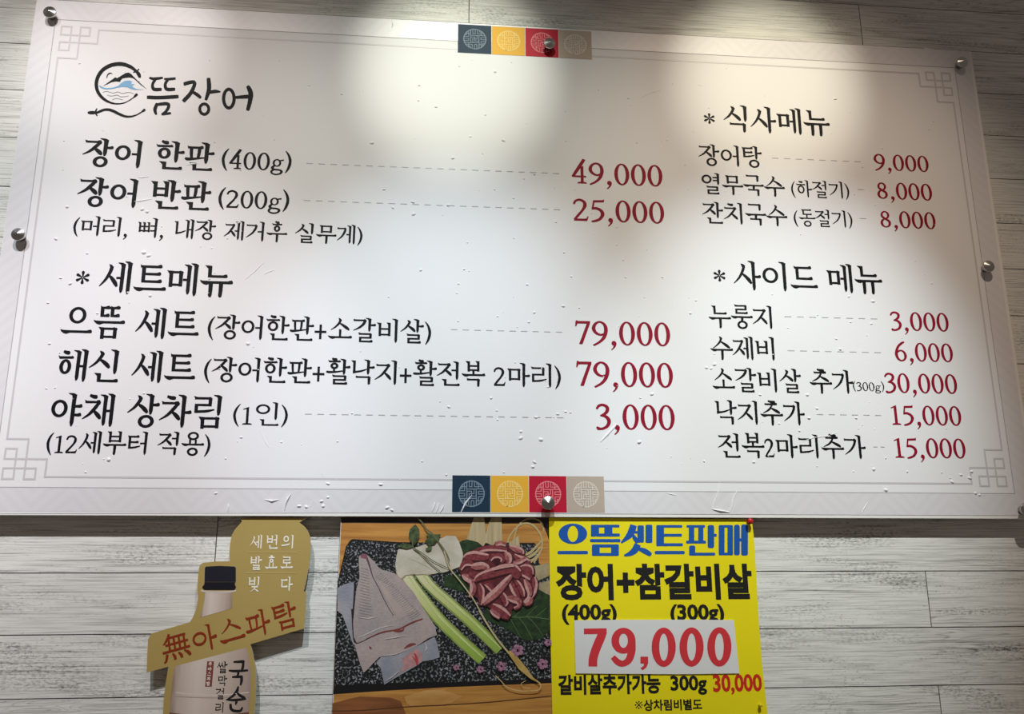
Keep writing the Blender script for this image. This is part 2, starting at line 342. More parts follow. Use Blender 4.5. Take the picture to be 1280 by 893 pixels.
def syllable(ch,W=11.,T=6.):
    p=Pen(W,T); k=ord(ch)-0xAC00
    c,v,f=CH[k//588],JU[k%588//28],JO[k%28]
    if v=='ㅢ':
        p.O(14,8,56,52); p.S((2,74,T*1.3),(20,73,T*1.1),(50,68,T*1.1),(66,62,T*.7)); p.V(84,2,98)
    elif c=='ㅆ':
        p.V(70,1,56); p.nub(72,96,30)
        cons(p,'ㅅ',0,8,34,52,'r'); cons(p,'ㅅ',26,8,60,52,'r'); cons(p,f,28,62,82,98,'f')
    elif v in 'ㅏㅐㅑㅓㅔㅕㅣ':
        xr={'ㅏ':60,'ㅑ':55,'ㅣ':62,'ㅓ':58,'ㅕ':56,'ㅐ':52,'ㅔ':50}[v]
        if not f:
            vert(p,v,2,98,f)
            b={'ㅇ':(4,22,xr-3,72),'ㅁ':(8,26,xr-4,70),'ㅂ':(8,20,xr-3,70),'ㅃ':(4,24,xr-1,68),'ㄹ':(5,18,xr-2,76),'ㄴ':(6,14,xr,72),'ㄱ':(5,18,xr-3,80),'ㅅ':(2,12,xr+3,76),'ㅈ':(2,18,xr+2,78),'ㅊ':(2,8,xr+2,76),'ㅎ':(3,10,xr-2,76),'ㅌ':(8,20,xr-3,72),'ㄷ':(8,20,xr-3,72),'ㅍ':(5,20,xr,74)}[c]
            cons(p,c,*b,'r')
        else:
            yv=62 if f not in 'ㄹ' else 56
            if f=='ㄴ': yv=74
            if f=='ㄱ': yv=60
            vert(p,v,1,yv,f)
            b={'ㅇ':(5,10,xr-4,50),'ㅁ':(8,12,xr-4,50),'ㅂ':(7,8,xr-4,56),'ㄹ':(5,8,xr-2,54),'ㄴ':(6,6,xr,52),'ㄱ':(5,8,xr-3,56),'ㅅ':(2,6,xr+2,56),'ㅈ':(2,10,xr+1,58),'ㅊ':(2,4,xr+1,56),'ㅎ':(3,3,xr-2,62),'ㅌ':(8,8,xr-3,52),'ㅍ':(4,16,xr,62),'ㄷ':(8,8,xr-3,52)}[c]
            if f=='ㄹ': b=(b[0],b[1],b[2],min(b[3],52))
            cons(p,c,*b,'r')
            if f=='ㅈ': cons(p,'ㅈ',24,64,84,100,'b')
            else:
              g={'ㅇ':(34,62,82,99),'ㄴ':(24,72,92,97),'ㄹ':(28,62,82,98),'ㄱ':(22,66,80,99),'ㅁ':(26,66,84,97)}[f]
              cons(p,f,*g,'f')
    elif v in 'ㅗㅛㅜㅠㅡ':
        if not f:
            b={'ㅅ':(14,5,86,52),'ㅁ':(22,10,78,44),'ㅂ':(22,4,78,46),'ㅇ':(24,6,76,56),'ㅌ':(20,12,84,62),'ㄷ':(20,16,82,58),'ㄴ':(20,8,82,42),'ㅊ':(14,2,86,50),'ㅎ':(26,0,74,48),'ㄱ':(18,8,78,44),'ㄹ':(20,6,80,54)}[c]
            cons(p,c,*b,'b')
            if v=='ㅡ': p.H(2,98,80)
            elif v=='ㅗ':
                p.stem(50,50,78,w=W*.9,flag=.0); p.H(2,98,80)
            elif v=='ㅛ':
                p.stem(36,46,80,w=W*.85,flag=0); p.stem(64,46,80,w=W*.85,flag=0); p.H(2,98,82)
            elif v=='ㅜ': p.H(1,99,58); p.S((52,58,W),(52,80,W*.92),(51,95,W*.8),(50,99,W*.3))
            elif v=='ㅠ':
                p.H(1,99,56)
                for x in (34,64): p.S((x,56,W),(x,80,W*.92),(x-1,95,W*.8),(x-2,99,W*.3))
        else:
            b={'ㄸ':(22,3,80,34),'ㅂ':(24,0,76,38),'ㅇ':(26,1,74,35),'ㄱ':(18,4,76,34),'ㄷ':(22,4,80,34),'ㄹ':(22,2,76,38),'ㅅ':(14,2,86,38)}[c]
            cons(p,c,*b,'b')
            if v=='ㅡ': p.H(2,98,50)
            elif v=='ㅗ': p.stem(50,36,52,w=W*.85,flag=0); p.H(2,98,53)
            elif v=='ㅛ': p.stem(38,34,52,w=W*.8,flag=0); p.stem(62,34,52,w=W*.8,flag=0); p.H(2,98,53)
            elif v=='ㅜ': p.H(2,98,51); p.S((51,51,W),(51,60,W*.95),(50,68,W*.8))
            g={'ㅁ':(26,66,76,98),'ㅇ':(28,66,74,100),'ㄱ':(24,68,76,100),'ㄴ':(24,70,86,98)}[f]
            if c=='ㄱ' and v=='ㅜ': pass
            cons(p,f,*g,'f')
    elif v=='ㅘ':
        p.V(72,0,62); p.nub(74,97,32)
        cons(p,c,8,0,58,40,'b'); p.stem(32,38,50,w=W*.8,flag=0)
        p.S((2,50,T),(12,52,T*1.3),(40,51,T),(66,47,T*.7))
        cons(p,f,28,64,84,99,'f')
    return p.P
# digits and signs, box height 100 = cap height, baseline at 100, own advance
def bz(*p,n=6): return brush(list(p),n)
def latin(ch,W=11.,T=5.5):
    P=[]
    if ch=='0': P+=ring(27,50,26,51,W*1.02,T*.85,n=36); adv=56
    elif ch=='1':
        P+=[[(20,3),(30,0),(30,94),(20,94)],[(6,12),(28,0),(26,9),(8,16)],[(7,95),(15,92),(36,92),(44,95),(44,100),(7,100)]]; adv=50
        P[0]=[(25-W*.48,4),(25+W*.48,0),(25+W*.48,96),(25-W*.48,96)]
    elif ch=='2':
        P+=[bz((4,24,T*.9),(9,10,T*1.1),(23,3,T*1.3),(38,12,W*.9),(41,30,W),(32,52,W*.75),(18,74,T*1.2),(5,95,T*1.1))]
        P+=[[(3,99),(6,90),(38,90),(45,88),(50,78),(53,79),(48,100),(3,100)]]; adv=56
    elif ch=='3':
        P+=[bz((5,20,T*.9),(12,7,T*1.2),(24,3,T*1.3),(37,10,W*.9),(39,24,W*.95),(31,38,T*1.3),(16,47,T*.8))]
        P+=[bz((18,45,T*.9),(34,50,T*1.4),(43,66,W*1.0),(38,86,W*.9),(22,98,T*1.2),(6,97,T*1.5))]
        P+=[ [(2,93),(5,89),(10,91),(12,97),(8,101),(3,99)] ]; adv=53
    elif ch=='4':
        P+=[bz((44,-14,T*1.5),(24,28,T*1.6),(4,68,T*1.2))]
        P+=[[(1,69),(2,64),(8,63),(50,64),(50,71),(2,71)]]
        P+=[[(31,22),(41,18),(41,94),(31,94)],[(20,95),(28,92),(44,92),(51,95),(51,100),(20,100)]]; adv=56
    elif ch=='5':
        P+=[[(12,3),(44,1),(50,-3),(49,11),(15,13)],[(12,3),(18,6),(12,46),(6,44)]]
        P+=[bz((7,42,T*1.2),(22,40,T*1.5),(38,50,W*.95),(43,68,W*1.05),(34,88,W*.85),(18,98,T*1.3),(5,101,T*.9))]; adv=54
    elif ch=='6':
        P+=[bz((47,-4,T*.9),(34,4,T*1.5),(17,24,W*.9),(7,58,W*1.05),(12,86,W*.9),(27,98,T),(42,88,W*.8),(46,68,W*.98),(40,50,W*.75),(28,43,T),(15,49,T*1.1),(8,60,T*1.2))]; adv=56
    elif ch=='7':
        P+=[[(3,0),(7,-2),(10,1),(50,1),(50,6),(40,12),(9,12),(5,24),(1,24)],[(41,4),(50,4),(50,9),(24,99),(15,99),(13,97)]]; adv=52
    elif ch=='8':
        P+=ring(26,26,20,24,W*.82,T*.9); P+=ring(26,73,24,27,W*.95,T*.9); 
        P+=[bz((12,34,W*.8),(26,48,W*.85),(42,62,W*.8))]; adv=56
    elif ch=='9':
        P+=[bz((42,54,T*1.1),(28,58,T*1.1),(13,48,W*.85),(7,30,W*.98),(14,11,W*.8),(28,3,T),(42,13,W*.8),(47,36,W*1.02),(41,66,W*.95),(26,88,W*.75),(5,103,T*.9))]; adv=56
    elif ch==',':
        P+=[[(8,88),(12,83),(19,83),(25,88),(26,97),(22,108),(12,119),(7,122),(5,119),(12,111),(15,103),(9,99),(7,94)]]; adv=34
    elif ch=='(':
        P+=[bz((32,-16,T*.5),(16,10,T*1.4),(8,46,W*1.02),(15,84,T*1.5),(29,112,T*.5))]; adv=36
    elif ch==')':
        P+=[bz((4,-16,T*.5),(20,10,T*1.4),(28,46,W*1.02),(21,84,T*1.5),(7,112,T*.5))]; adv=36
    elif ch=='g':
        P+=ring(25,55,18,22,W*.75,T*.75); P+=[[(36,38),(53,34),(53,42),(40,44)]]
        P+=[bz((14,72,T),(7,84,T*1.5),(14,93,W*.8),(34,95,W*.8),(46,103,W*.9),(40,117,W*.75),(22,122,T),(6,115,W*.7),(5,103,T*1.2),(14,94,T))]; adv=54
    elif ch=='+':
        P+=[[(31-T*.75,14),(31+T*.75,14),(31+T*.75,94),(31-T*.75,94)],[(2,54-T*.75),(60,54-T*.75),(60,54+T*.75),(2,54+T*.75)]]; adv=64
    elif ch=='*':
        for k in range(6):
            a=math.pi/2+k*math.pi/3; cx,cy=24,50; q=lambda r,o:(cx+r*math.cos(a)-o*math.sin(a),cy+r*math.sin(a)+o*math.cos(a))
            P+=[[q(2,-1.5),q(12,-3.5),q(20,-5.5),q(24,-3.5),q(25,0),q(24,3.5),q(20,5.5),q(12,3.5),q(2,1.5)]]
        adv=50
    else: adv=30
    return P,adv
def line(s,W=11.,T=6.,track=0.0,lat=.72,base=94,space=34,latW=None,hadv=97.,lxs=1.3,ltr=1.5):
    """polygons for a string (y down); returns polys in em units, 100 = hangul box"""
    out=[];x=0
    for ch in s:
        if ch==' ': x+=space; continue
        if '가'<=ch<='힣':
            out+=[type(q)((x+a,b) for a,b in q) for q in syllable(ch,W,T)]; x+=hadv+track
        else:
            xs=lxs if ch in '0123456789g' else 1.12
            P,adv=latin(ch,(latW or W)/lat*.92/xs,T/lat*.85)
            if ch=='*': o=-4
            else: o=base-100*lat
            out+=[type(q)((x+a*lat*xs,o+b*lat) for a,b in q) for q in P]; x+=adv*lat*xs+track*.6+ltr
    return out
# ---------------- the setting: wall of whitewashed planks ----------------
def wall_nodes(nt, p):
    g = G(nt)
    r = g.n('ShaderNodeNewGeometry').outputs['Random Per Island']
    cx = g.n('ShaderNodeCombineXYZ'); g.put(cx.inputs[0], g.math('MULTIPLY', r, 37.0)); g.put(cx.inputs[2], g.math('MULTIPLY', r, 11.0))
    off = cx.outputs[0]
    fine = g.noise(g.coord((14, 1, 560), off), 1, 3, .6)
    line = g.noise(g.coord((5, 1, 300), off), 1, 3, .65, .3)
    mid = g.noise(g.coord((5, 1, 110), off), 1, 4, .6, .8)
    broad = g.noise(g.coord((4.0, 1, 30), off), 1, 3, .6, .5)
    broad2 = g.noise(g.coord((9, 1, 20), off), 1, 2, .5)
    speck = g.noise(g.coord((170, 1, 420), off), 1, 4, .7)
    ringy = g.noise(g.coord((2.2, 1, 30), off), 1, 2, .5, 1.2)
    rings = g.math('SINE', g.math('MULTIPLY', ringy, 130.0))
    patch = g.ramp(broad, .52, .66)
    a = g.math('MULTIPLY', g.ramp(speck, .46, .60), patch)
    a2 = g.math('MULTIPLY', g.ramp(speck, .56, .66), g.ramp(broad2, .46, .66))
    b = g.math('MULTIPLY', g.ramp(fine, .42, .68), .55)
    b2 = g.math('MULTIPLY', g.ramp(line, .54, .66), .50)
    c = g.math('MULTIPLY', g.ramp(mid, .58, .75), .34)
    e = g.math('MULTIPLY', g.math('MULTIPLY', g.ramp(rings, .55, 1.0), g.ramp(g.noise(g.coord((2.5, 1, 9), off), 1, 2), .5, .62)), .45)
    f = g.math('ADD', g.math('ADD', g.math('MULTIPLY', g.math('MAXIMUM', a, a2), .75), g.math('ADD', b, b2)), g.math('ADD', c, e))
    f = g.ramp(f, 0.05, 1.45)
    tone = g.mix(r, srgb(236, 234, 229), srgb(226, 224, 219))
    col = g.mix(f, tone, srgb(92, 90, 86))
    g.put(p.inputs['Base Color'], col)
    g.bump(p, g.math('MULTIPLY', f, -1.0), .25, .0006)
WALL_M = mat('whitewashed_plank', (.6, .6, .57), .55, build=wall_nodes)
SEAM_M = mat('plank_gap', srgb(70, 64, 58), .9)
def build_wall():
    V, F, MI = [], [], []
    def box(x0, x1, z0, z1, y0, y1, mi):
        k = len(V)
        for y in (y0, y1): V.extend([(x0, y, z0), (x1, y, z0), (x1, y, z1), (x0, y, z1)])
        F.extend([(k, k + 1, k + 2, k + 3), (k + 7, k + 6, k + 5, k + 4), (k, k + 4, k + 5, k + 1), (k + 1, k + 5, k + 6, k + 2), (k + 2, k + 6, k + 7, k + 3), (k + 3, k + 7, k + 4, k)])
        MI.extend([mi] * 6)
    box(-3.2, 3.2, 0.0, 2.95, WALL + .0012, WALL + .06, 1)
    ends = {-2: [-.0886, .5600], 9: [-.418, .9], -3: [.02], 10: [.5634], 11: [-.95], 12: [.5634]}
    q = random.Random(3)
    for n in range(-8, 32):
        z1 = ORG[1] - (.0297 + .0767 * n); z0 = z1 - .0767
        z0, z1 = max(z0, 0), min(z1, 2.95)
        if z1 - z0 < .01: continue
        e = ends.get(n)
        if e is None: e = [-.9 + .37 * (n % 3)] if n > 12 else [-.30 if n % 2 else .28]
        xs = sorted(set(e))
        while xs[0] > -2.4: xs.insert(0, xs[0] - .98)
        while xs[-1] < 2.4: xs.append(xs[-1] + .98)
        xs = [-3.2] + xs + [3.2]
        g = .00065
        for a, b in zip(xs, xs[1:]): box(a + g, b - g, z0 + g, z1 - g, WALL, WALL + .004, 0)
    o = mesh('wall_back', V, F, WALL_M); o.data.materials.append(SEAM_M)
    o.data.polygons.foreach_set('material_index', MI); o['kind'] = 'structure'
build_wall()

# ---------------- the menu board ----------------
BX0, BX1, BZ1, BZ0 = -.7303, .7331, 2.4224, 1.6655
board = thing('menu_board', 'large white menu board with black Korean dishes and red prices on the plank wall', 'menu board', (0, .008, BZ0))
FOAM = mat('white_foam_board', srgb(236, 233, 228), .5)
def film_nodes(nt, p):
    g = G(nt)
    g.bump(p, g.noise(g.coord((1, 1, 1)), 260, 2), .05, .0004)
    g.put(p.inputs['Base Color'], g.mix(g.noise(g.coord((1, 1, 1)), 3, 2), srgb(231, 228, 231), srgb(236, 234, 235)))
FILM = mat('printed_film', srgb(234, 231, 233), .5, spec=.22, build=film_nodes)
slab('panel', [(BX0, BZ0), (BX1, BZ0), (BX1, BZ1), (BX0, BZ1)], 0.0, .009, FOAM, board)
def dome(V, F, x, z, y, rx, rz, h, ang=0.0, n=10):
    k = len(V); ca, sa = math.cos(ang), math.sin(ang)
    rings = [(1, 0), (.8, .35), (.55, .72), (.25, .95)]
    for s, e in rings:
        for i in range(n):
            a = 2 * math.pi * i / n; u, w = rx * s * math.cos(a), rz * s * math.sin(a)
            V.append((x + u * ca - w * sa, y - h * e, z + u * sa + w * ca))
    V.append((x, y - h, z))
    for j in range(3):
        for i in range(n): F.append((k + j * n + i, k + j * n + (i + 1) % n, k + (j + 1) * n + (i + 1) % n, k + (j + 1) * n + i))
    for i in range(n): F.append((k + 3 * n + i, k + 3 * n + (i + 1) % n, k + 4 * n))
FY = -.0004
def build_film():
    x0, x1, z1, z0 = BX0, BX1 - .0045, BZ1, BZ0 + .0042
    V = [(x0, FY, z0 - .003), (x0 + .5, FY, z0), (x1, FY, z0), (x1, FY, z1), (x0, FY, z1), (x0, 0, z0 - .003), (x0 + .5, 0, z0), (x1, 0, z0), (x1, 0, z1), (x0, 0, z1)]
    F = [(0, 1, 2, 3, 4)] + [(i, i + 5, 5 + (i + 1) % 5, (i + 1) % 5) for i in range(5)]
    spots = [(178, 262, 3), (84, 259, 3), (70, 299, 3), (109, 317, 2.4), (184, 265, 3), (180, 316, 3.5), (186, 320, 3), (188, 370, 3), (160, 366, 2), (76, 348, 2.5), (88, 355, 3), (60, 379, 2.2), (122, 392, 2.2), (62, 430, 2.4), (58, 486, 2), (69, 485, 2), (180, 492, 2), (136, 575, 3.4), (302, 547, 2.2), (310, 430, 3), (262, 349, 2),
             (619, 90, 2.6), (524, 107, 2.2), (427, 118, 2), (523, 126, 2), (545, 134, 2.4), (607, 144, 1.8), (588, 171, 2), (629, 176, 3), (465, 179, 3), (566, 198, 3), (480, 237, 2.5), (516, 253, 3), (517, 268, 3), (560, 257, 3.2), (668, 218, 2.5), (491, 260, 2.4), (642, 248, 2), (695, 278, 2),
             (526, 338, 2.4), (580, 337, 2.4), (573, 355, 2), (659, 356, 2.4), (668, 391, 2.6), (661, 403, 2.4), (704, 383, 2.6), (714, 346, 2), (724, 385, 2), (828, 347, 2), (705, 316, 2), (440, 517, 2), (561, 509, 2.6), (670, 522, 2.6), (651, 540, 2.6), (651, 548, 3), (676, 550, 3.4), (799, 553, 3.6), (697, 518, 2.4), (707, 515, 2.2), (713, 516, 2), (815, 493, 3), (622, 525, 1.8), (668, 578, 2.6), (666, 584, 2.8), (685, 484, 2), (614, 498, 2.6),
             (1078, 209, 2), (1044, 124, 3), (1166, 152, 2.2), (1161, 162, 2), (863, 392, 2.4), (870, 376, 2), (893, 456, 3), (883, 460, 2.6), (889, 461, 2.2), (1061, 371, 2.2), (1091, 377, 3), (1063, 403, 2), (1089, 405, 2.4), (1045, 424, 2), (1050, 437, 3), (950, 494, 2.2), (1009, 494, 3), (1011, 523, 3.4), (1021, 511, 2.4), (1070, 523, 2.6), (974, 530, 2), (999, 539, 2.4), (880, 577, 2), (942, 578, 2.4), (1092, 587, 3), (1107, 573, 2),
             (1190, 603, 3.2), (1201, 594, 2.4), (1214, 590, 3), (1212, 598, 3), (1219, 617, 3), (1224, 619, 2.6), (1177, 591, 2), (1134, 590, 2), (1107, 613, 3.2), (402, 627, 3), (404, 633, 3), (410, 605, 2.6), (476, 606, 3), (410, 622, 2.4), (270, 617, 2.4), (383, 634, 2.8), (374, 633, 3), (484, 635, 3.4), (490, 638, 3), (560, 640, 3), (620, 640, 3), (558, 594, 2)]
    q = random.Random(11)
    for _ in range(170):
        spots.append((q.uniform(60, 1190), q.uniform(70, 600), q.uniform(.9, 1.8)))
    for px, py, r in spots:
        x, z = place(px, py); r *= .00092
        if not (x0 + .01 < x < x1 - .01 and z0 + .003 < z < z1 - .01): continue
        dome(V, F, x, z, FY + .0001, r * q.uniform(1, 1.5), r * q.uniform(.7, 1.0), r * .62, q.uniform(-.6, .6), 8)
    o = mesh('printed_film', V, F, FILM, board, smooth=True); o.data.polygons[0].use_smooth = False
    for k in range(1, 6): o.data.polygons[k].use_smooth = False
    label(o, 'white printed film with air bubbles on the menu board')
build_film()
# pale herringbone band between the thin frame line and the edge
def band_nodes(nt, p):
    g = G(nt); sp = g.n('ShaderNodeSeparateXYZ'); g.put(sp.inputs[0], g.n('ShaderNodeTexCoord').outputs['Object'])
    def stripes(u, v):
        t = g.math('PINGPONG', u, .05)
        return g.math('SINE', g.math('MULTIPLY', g.math('ADD', v, t), 330.0))
    d = stripes(sp.outputs[0], sp.outputs[2])
    blk = g.math('SINE', g.math('MULTIPLY', sp.outputs[0], 2 * math.pi / .144))
    f = g.math('MULTIPLY', g.ramp(d, -.3, .5), 1.0)
    g.put(p.inputs['Base Color'], g.mix(f, srgb(224, 220, 223), srgb(221, 217, 220)))
BAND = mat('herringbone_band', srgb(226, 222, 225), .38, build=band_nodes)
fx0, fx1, fz1, fz0 = -.7, .7, 2.39, 1.7010
e0, e1, e3, e2 = BX0 + .0005, BX1 - .005, BZ1 - .0005, BZ0 + .0045
flat('border_band', [[(e0, e2), (e1, e2), (fx1, fz0), (fx0, fz0)], [(e1, e2), (e1, e3), (fx1, fz1), (fx1, fz0)], [(e1, e3), (e0, e3), (fx0, fz1), (fx1, fz1)], [(e0, e3), (e0, e2), (fx0, fz0), (fx0, fz1)]], FY - .00012, BAND, board)
def ln(pts, w): return Strip(brush([(x, z, w) for x, z in pts])) if len(pts) == 2 else None
def path(pts, w):
    """mitred axis-parallel line as quads"""
    out = []
    for (a, b), (c, d) in zip(pts, pts[1:]):
        h = w / 2
        if abs(b - d) < abs(a - c): out.append([(min(a, c) - h, b - h), (max(a, c) + h, b - h), (max(a, c) + h, b + h), (min(a, c) - h, b + h)])
        else: out.append([(a - h, min(b, d) - h), (a + h, min(b, d) - h), (a + h, max(b, d) + h), (a - h, max(b, d) + h)])
    return out
THIN = mat('thin_grey_line', srgb(168, 164, 166), .5, spec=.2)
MAUVE = mat('pale_mauve_line', srgb(204, 198, 201), .45)
def offset_line(pts): return path(pts, .0008)
tx0, tx1 = -.119, .109
tile_t = ((place(572.5, 31)[0], place(739.3, 39)[0]), (place(600, 32)[1], place(600, 67.3)[1]))
tile_b = ((place(565.2, 620)[0], place(755.8, 620)[0]), (place(600, 594.8)[1], place(600, 640.6)[1]))
a0, a1 = tile_t[0]; b0, b1 = tile_b[0]
flat('frame_line', path([(a0, fz1), (fx0, fz1), (fx0, fz0), (b0, fz0)], .0008) + path([(b1, fz0), (fx1, fz0), (fx1, fz1), (a1, fz1)], .0008), FY - .00024, THIN, board)
U = .014; ox, oz = place(77.5, 32.9)[0] - fx0, fz1 - place(77.5, 32.9)[1]
def inset(sx, sz):
    X = lambda u: (fx0 + ox + u * U) if sx < 0 else (fx1 - ox - u * U)
    Z = lambda v: (fz1 - oz - v * U) if sz > 0 else (fz0 + oz + v * U)
    return X, Z
w_ = .0024
corner_ends = {}
for sx in (-1, 1):
    for sz in (1, -1):
        X, Z = inset(sx, sz); P = lambda l: [(X(u), Z(v)) for u, v in l]
        lines = path(P([(0, 0), (1, 0), (1, 2.83), (0, 2.83), (0, 1.87), (3.78, 1.87), (3.78, .22)]), w_) + path(P([(0, 0), (0, 1), (2.9, 1), (2.9, 0), (1.93, 0), (1.93, 3.75), (.0, 3.75)]), w_)
        flat('corner_ornament', lines, FY - .00024, MAUVE, board)
        corner_ends[sx, sz] = (X(3.78), Z(.22), X(0), Z(3.75))
def side(a, b): return path([a, b], w_)
tl, tr, bl_, br_ = corner_ends[-1, 1], corner_ends[1, 1], corner_ends[-1, -1], corner_ends[1, -1]
flat('border_line', side((tl[0], tl[1]), (a0, tl[1])) + side((a1, tl[1]), (tr[0], tr[1])) + side((bl_[0], bl_[1]), (b0, bl_[1])) + side((b1, bl_[1]), (br_[0], br_[1])) + side((tl[2], tl[3]), (bl_[2], bl_[3])) + side((tr[2], tr[3]), (br_[2], br_[3])), FY - .00024, MAUVE, board)
# colour tiles with round lattice emblems
TILES = [('navy', srgb(26, 50, 72), srgb(120, 136, 150)), ('yellow', srgb(234, 176, 58), srgb(244, 210, 128)), ('red', srgb(186, 22, 50), srgb(226, 128, 136)), ('taupe', srgb(186, 168, 154), srgb(216, 204, 194))]
QUAD = [[(0, 0), (0, -1.05), (-1.95, -1.05), (-1.95, .95)], [(-1.0, -5.5), (-1.0, -2.95), (.15, -2.95), (.15, -5.5)], [(1.2, -5.3), (1.2, -3.0), (2.95, -3.0), (2.95, -2.0), (5.1, -2.0)],
        [(-2.1, -5.1), (-2.1, -2.0), (1.9, -2.0)], [(2.2, -5.0), (2.2, -4.0), (3.9, -4.0)], [(-3.1, -4.6), (-3.1, -3.0), (-4.6, -3.0)]]
def roundel(cx, cz, r):
    g = r / 5.6; w = g * .36; out = []
    for k in range(40):
        a, b = 2 * math.pi * k / 40, 2 * math.pi * (k + 1) / 40; s = r - g * .45
        out.append([(cx + r * math.cos(a), cz + r * math.sin(a)), (cx + r * math.cos(b), cz + r * math.sin(b)), (cx + s * math.cos(b), cz + s * math.sin(b)), (cx + s * math.cos(a), cz + s * math.sin(a))])
    for k in range(4):
        for l in QUAD:
            pts = []
            for x, y in l:
                for _ in range(k): x, y = -y, x
                pts.append((cx + x * g, cz - y * g))
            out += path(pts, w)
    return out
for (xa, xb), (za, zb) in (tile_t, tile_b):
    for i, (nm, col, lc) in enumerate(TILES):
        x0 = xa + (xb - xa) * i / 4; x1 = xa + (xb - xa) * (i + 1) / 4
        t = flat('color_tile', [[(x0, za), (x1 - .0006, za), (x1 - .0006, zb), (x0, zb)]], FY - .00036, mat(nm + '_print', col, .55, spec=.2), board)
        label(t, f'{nm} square with a round lattice emblem')
        flat('lattice_emblem', roundel((x0 + x1) / 2, (za + zb) / 2, .0178), FY - .00048, mat(nm + '_emblem', lc, .55, spec=.2), t)
# lettering of the menu
INK = mat('black_ink', srgb(12, 11, 16), .55, spec=.14)
RED = mat('crimson_ink', srgb(142, 14, 42), .55, spec=.14)
TY = FY - .0003
HH, N = (2, 98), (21.3, 94.7)
def words(name, s, L, R, T, B, ys, W, Tn, M, text, **k):
    o = flat(name, fit(line(s, W, Tn, **k), L, R, T, B, 0.0, ys), TY, M, board); label(o, text)
words('dish_lettering', '장어 한판', (103, 193.3), (268.6, 192), (126.5, 173), (169.6, 210.7), (1, 98), 14.2, 7.3, INK, 'large black name of the first dish')
words('portion_lettering', '(400g)', (277.1, 201.2), (364.6, 202.2), (312.3, 190.4), (312.3, 212.5), N, 12, 7, INK, 'black bracketed weight beside the first dish')
words('dish_lettering', '장어 반판', (96.5, 242.8), (264.6, 240.4), (120.9, 221.7), (163.9, 260.4), (1, 98), 14.2, 7.3, INK, 'large black name of the second dish')
words('portion_lettering', '(200g)', (273, 249.6), (361.8, 249.6), (309.3, 238.8), (309.3, 261), N, 12, 7, INK, 'black bracketed weight beside the second dish')
words('note_lettering', '(머리, 뼈, 내장 제거후 실무게)', (91.9, 283.4), (453.3, 292.7), (118.4, 270.4), (120, 295.6), HH, 12, 6.7, INK, 'black bracketed note under the eel dishes', space=38, lxs=1.2)
words('heading_lettering', '*', (95.2, 347), (112, 347), (103.4, 338.9), (103.4, 355.6), None, 12.8, 7.0, INK, 'asterisk before the set menu heading')
words('heading_lettering', '세트메뉴', (124, 354.4), (291.4, 352.3), (156.2, 326.9), (157, 368.5), HH, 12.8, 7.0, INK, 'black set menu heading')
words('dish_lettering', '으뜸 세트', (75.2, 414), (248.4, 417.8), (199.9, 384.9), (200.4, 424.5), HH, 12.8, 7.0, INK, 'large black name of the first set')
words('portion_lettering', '(장어한판+소갈비살)', (259.8, 409.9), (539, 413.4), (325, 394.7), (323.1, 425.2), HH, 12, 6.7, INK, 'black bracketed contents of the first set')
words('dish_lettering', '해신 세트', (72.9, 447.9), (244, 471.7), (104.1, 436.8), (102.8, 477.8), HH, 12.8, 7.0, INK, 'large black name of the second set')
words('portion_lettering', '(장어한판+활낙지+활전복 2마리)', (255.2, 463.8), (701, 468.8), (322, 447.4), (319.6, 478.6), HH, 12, 6.7, INK, 'black bracketed contents of the second set')
words('dish_lettering', '야채 상차림', (64.6, 508.8), (277.3, 508.8), (140, 492.3), (136.3, 534.1), HH, 12.8, 7.0, INK, 'large black name of the vegetable setting')
words('portion_lettering', '(1인)', (291.6, 518.3), (360, 518.3), (346, 503.2), (339.3, 532.4), (1, 97), 10.5, 6, INK, 'black bracketed serving beside the vegetable setting')
words('note_lettering', '(12세부터 적용)', (58.4, 554.7), (263.4, 554.7), (125.9, 539.1), (125, 568.4), HH, 12, 6.7, INK, 'black bracketed note in the bottom left')
words('heading_lettering', '*', (879.8, 148.4), (893.2, 148.4), (886.6, 141.8), (886.3, 154.9), None, 12.8, 7.0, INK, 'asterisk before the meal menu heading')
words('heading_lettering', '식사메뉴', (904.3, 150.9), (1037, 156.1), (956.3, 133.8), (963.1, 167.3), HH, 12.2, 6.8, INK, 'black meal menu heading')
words('dish_lettering', '장어탕', (872.9, 196.5), (952, 192.2), (916.7, 182.2), (921, 208.9), HH, 11.6, 6.5, INK, 'black name of the first meal')
words('dish_lettering', '열무국수', (876.7, 223.9), (980.8, 234.6), (894.4, 216.7), (915.9, 244.2), (1, 99), 11.6, 6.5, INK, 'black name of the second meal')
words('portion_lettering', '(하절기)', (988.6, 235.1), (1061.1, 238.5), (1048.2, 227.3), (1052.5, 248.8), HH, 11, 6.2, INK, 'small black bracketed season beside the second meal')
words('dish_lettering', '잔치국수', (877.7, 267.7), (983.8, 270.3), (922.7, 254), (926.2, 281.1), HH, 11.6, 6.5, INK, 'black name of the third meal')
words('portion_lettering', '(동절기)', (991.8, 271.2), (1065.1, 274.6), (1052.5, 263.4), (1056.3, 284.9), HH, 11, 6.2, INK, 'small black bracketed season beside the third meal')
words('heading_lettering', '*', (891.9, 344.8), (906.5, 344.8), (899.3, 337.6), (899.3, 352.2), None, 12.8, 7.0, INK, 'asterisk before the side menu heading')
words('heading_lettering', '사이드 메뉴', (916.9, 351.3), (1102.4, 351.3), (936.4, 326.4), (943.8, 363.6), HH, 12.2, 6.8, INK, 'black side menu heading')
words('dish_lettering', '누룽지', (885.6, 396.2), (965.1, 398.1), (957.9, 382.5), (963.4, 411.8), HH, 11.6, 6.5, INK, 'black name of the first side dish')
words('dish_lettering', '수제비', (887.8, 435.3), (968.1, 438.1), (961.9, 421.6), (966.6, 451.3), HH, 11.6, 6.5, INK, 'black name of the second side dish')
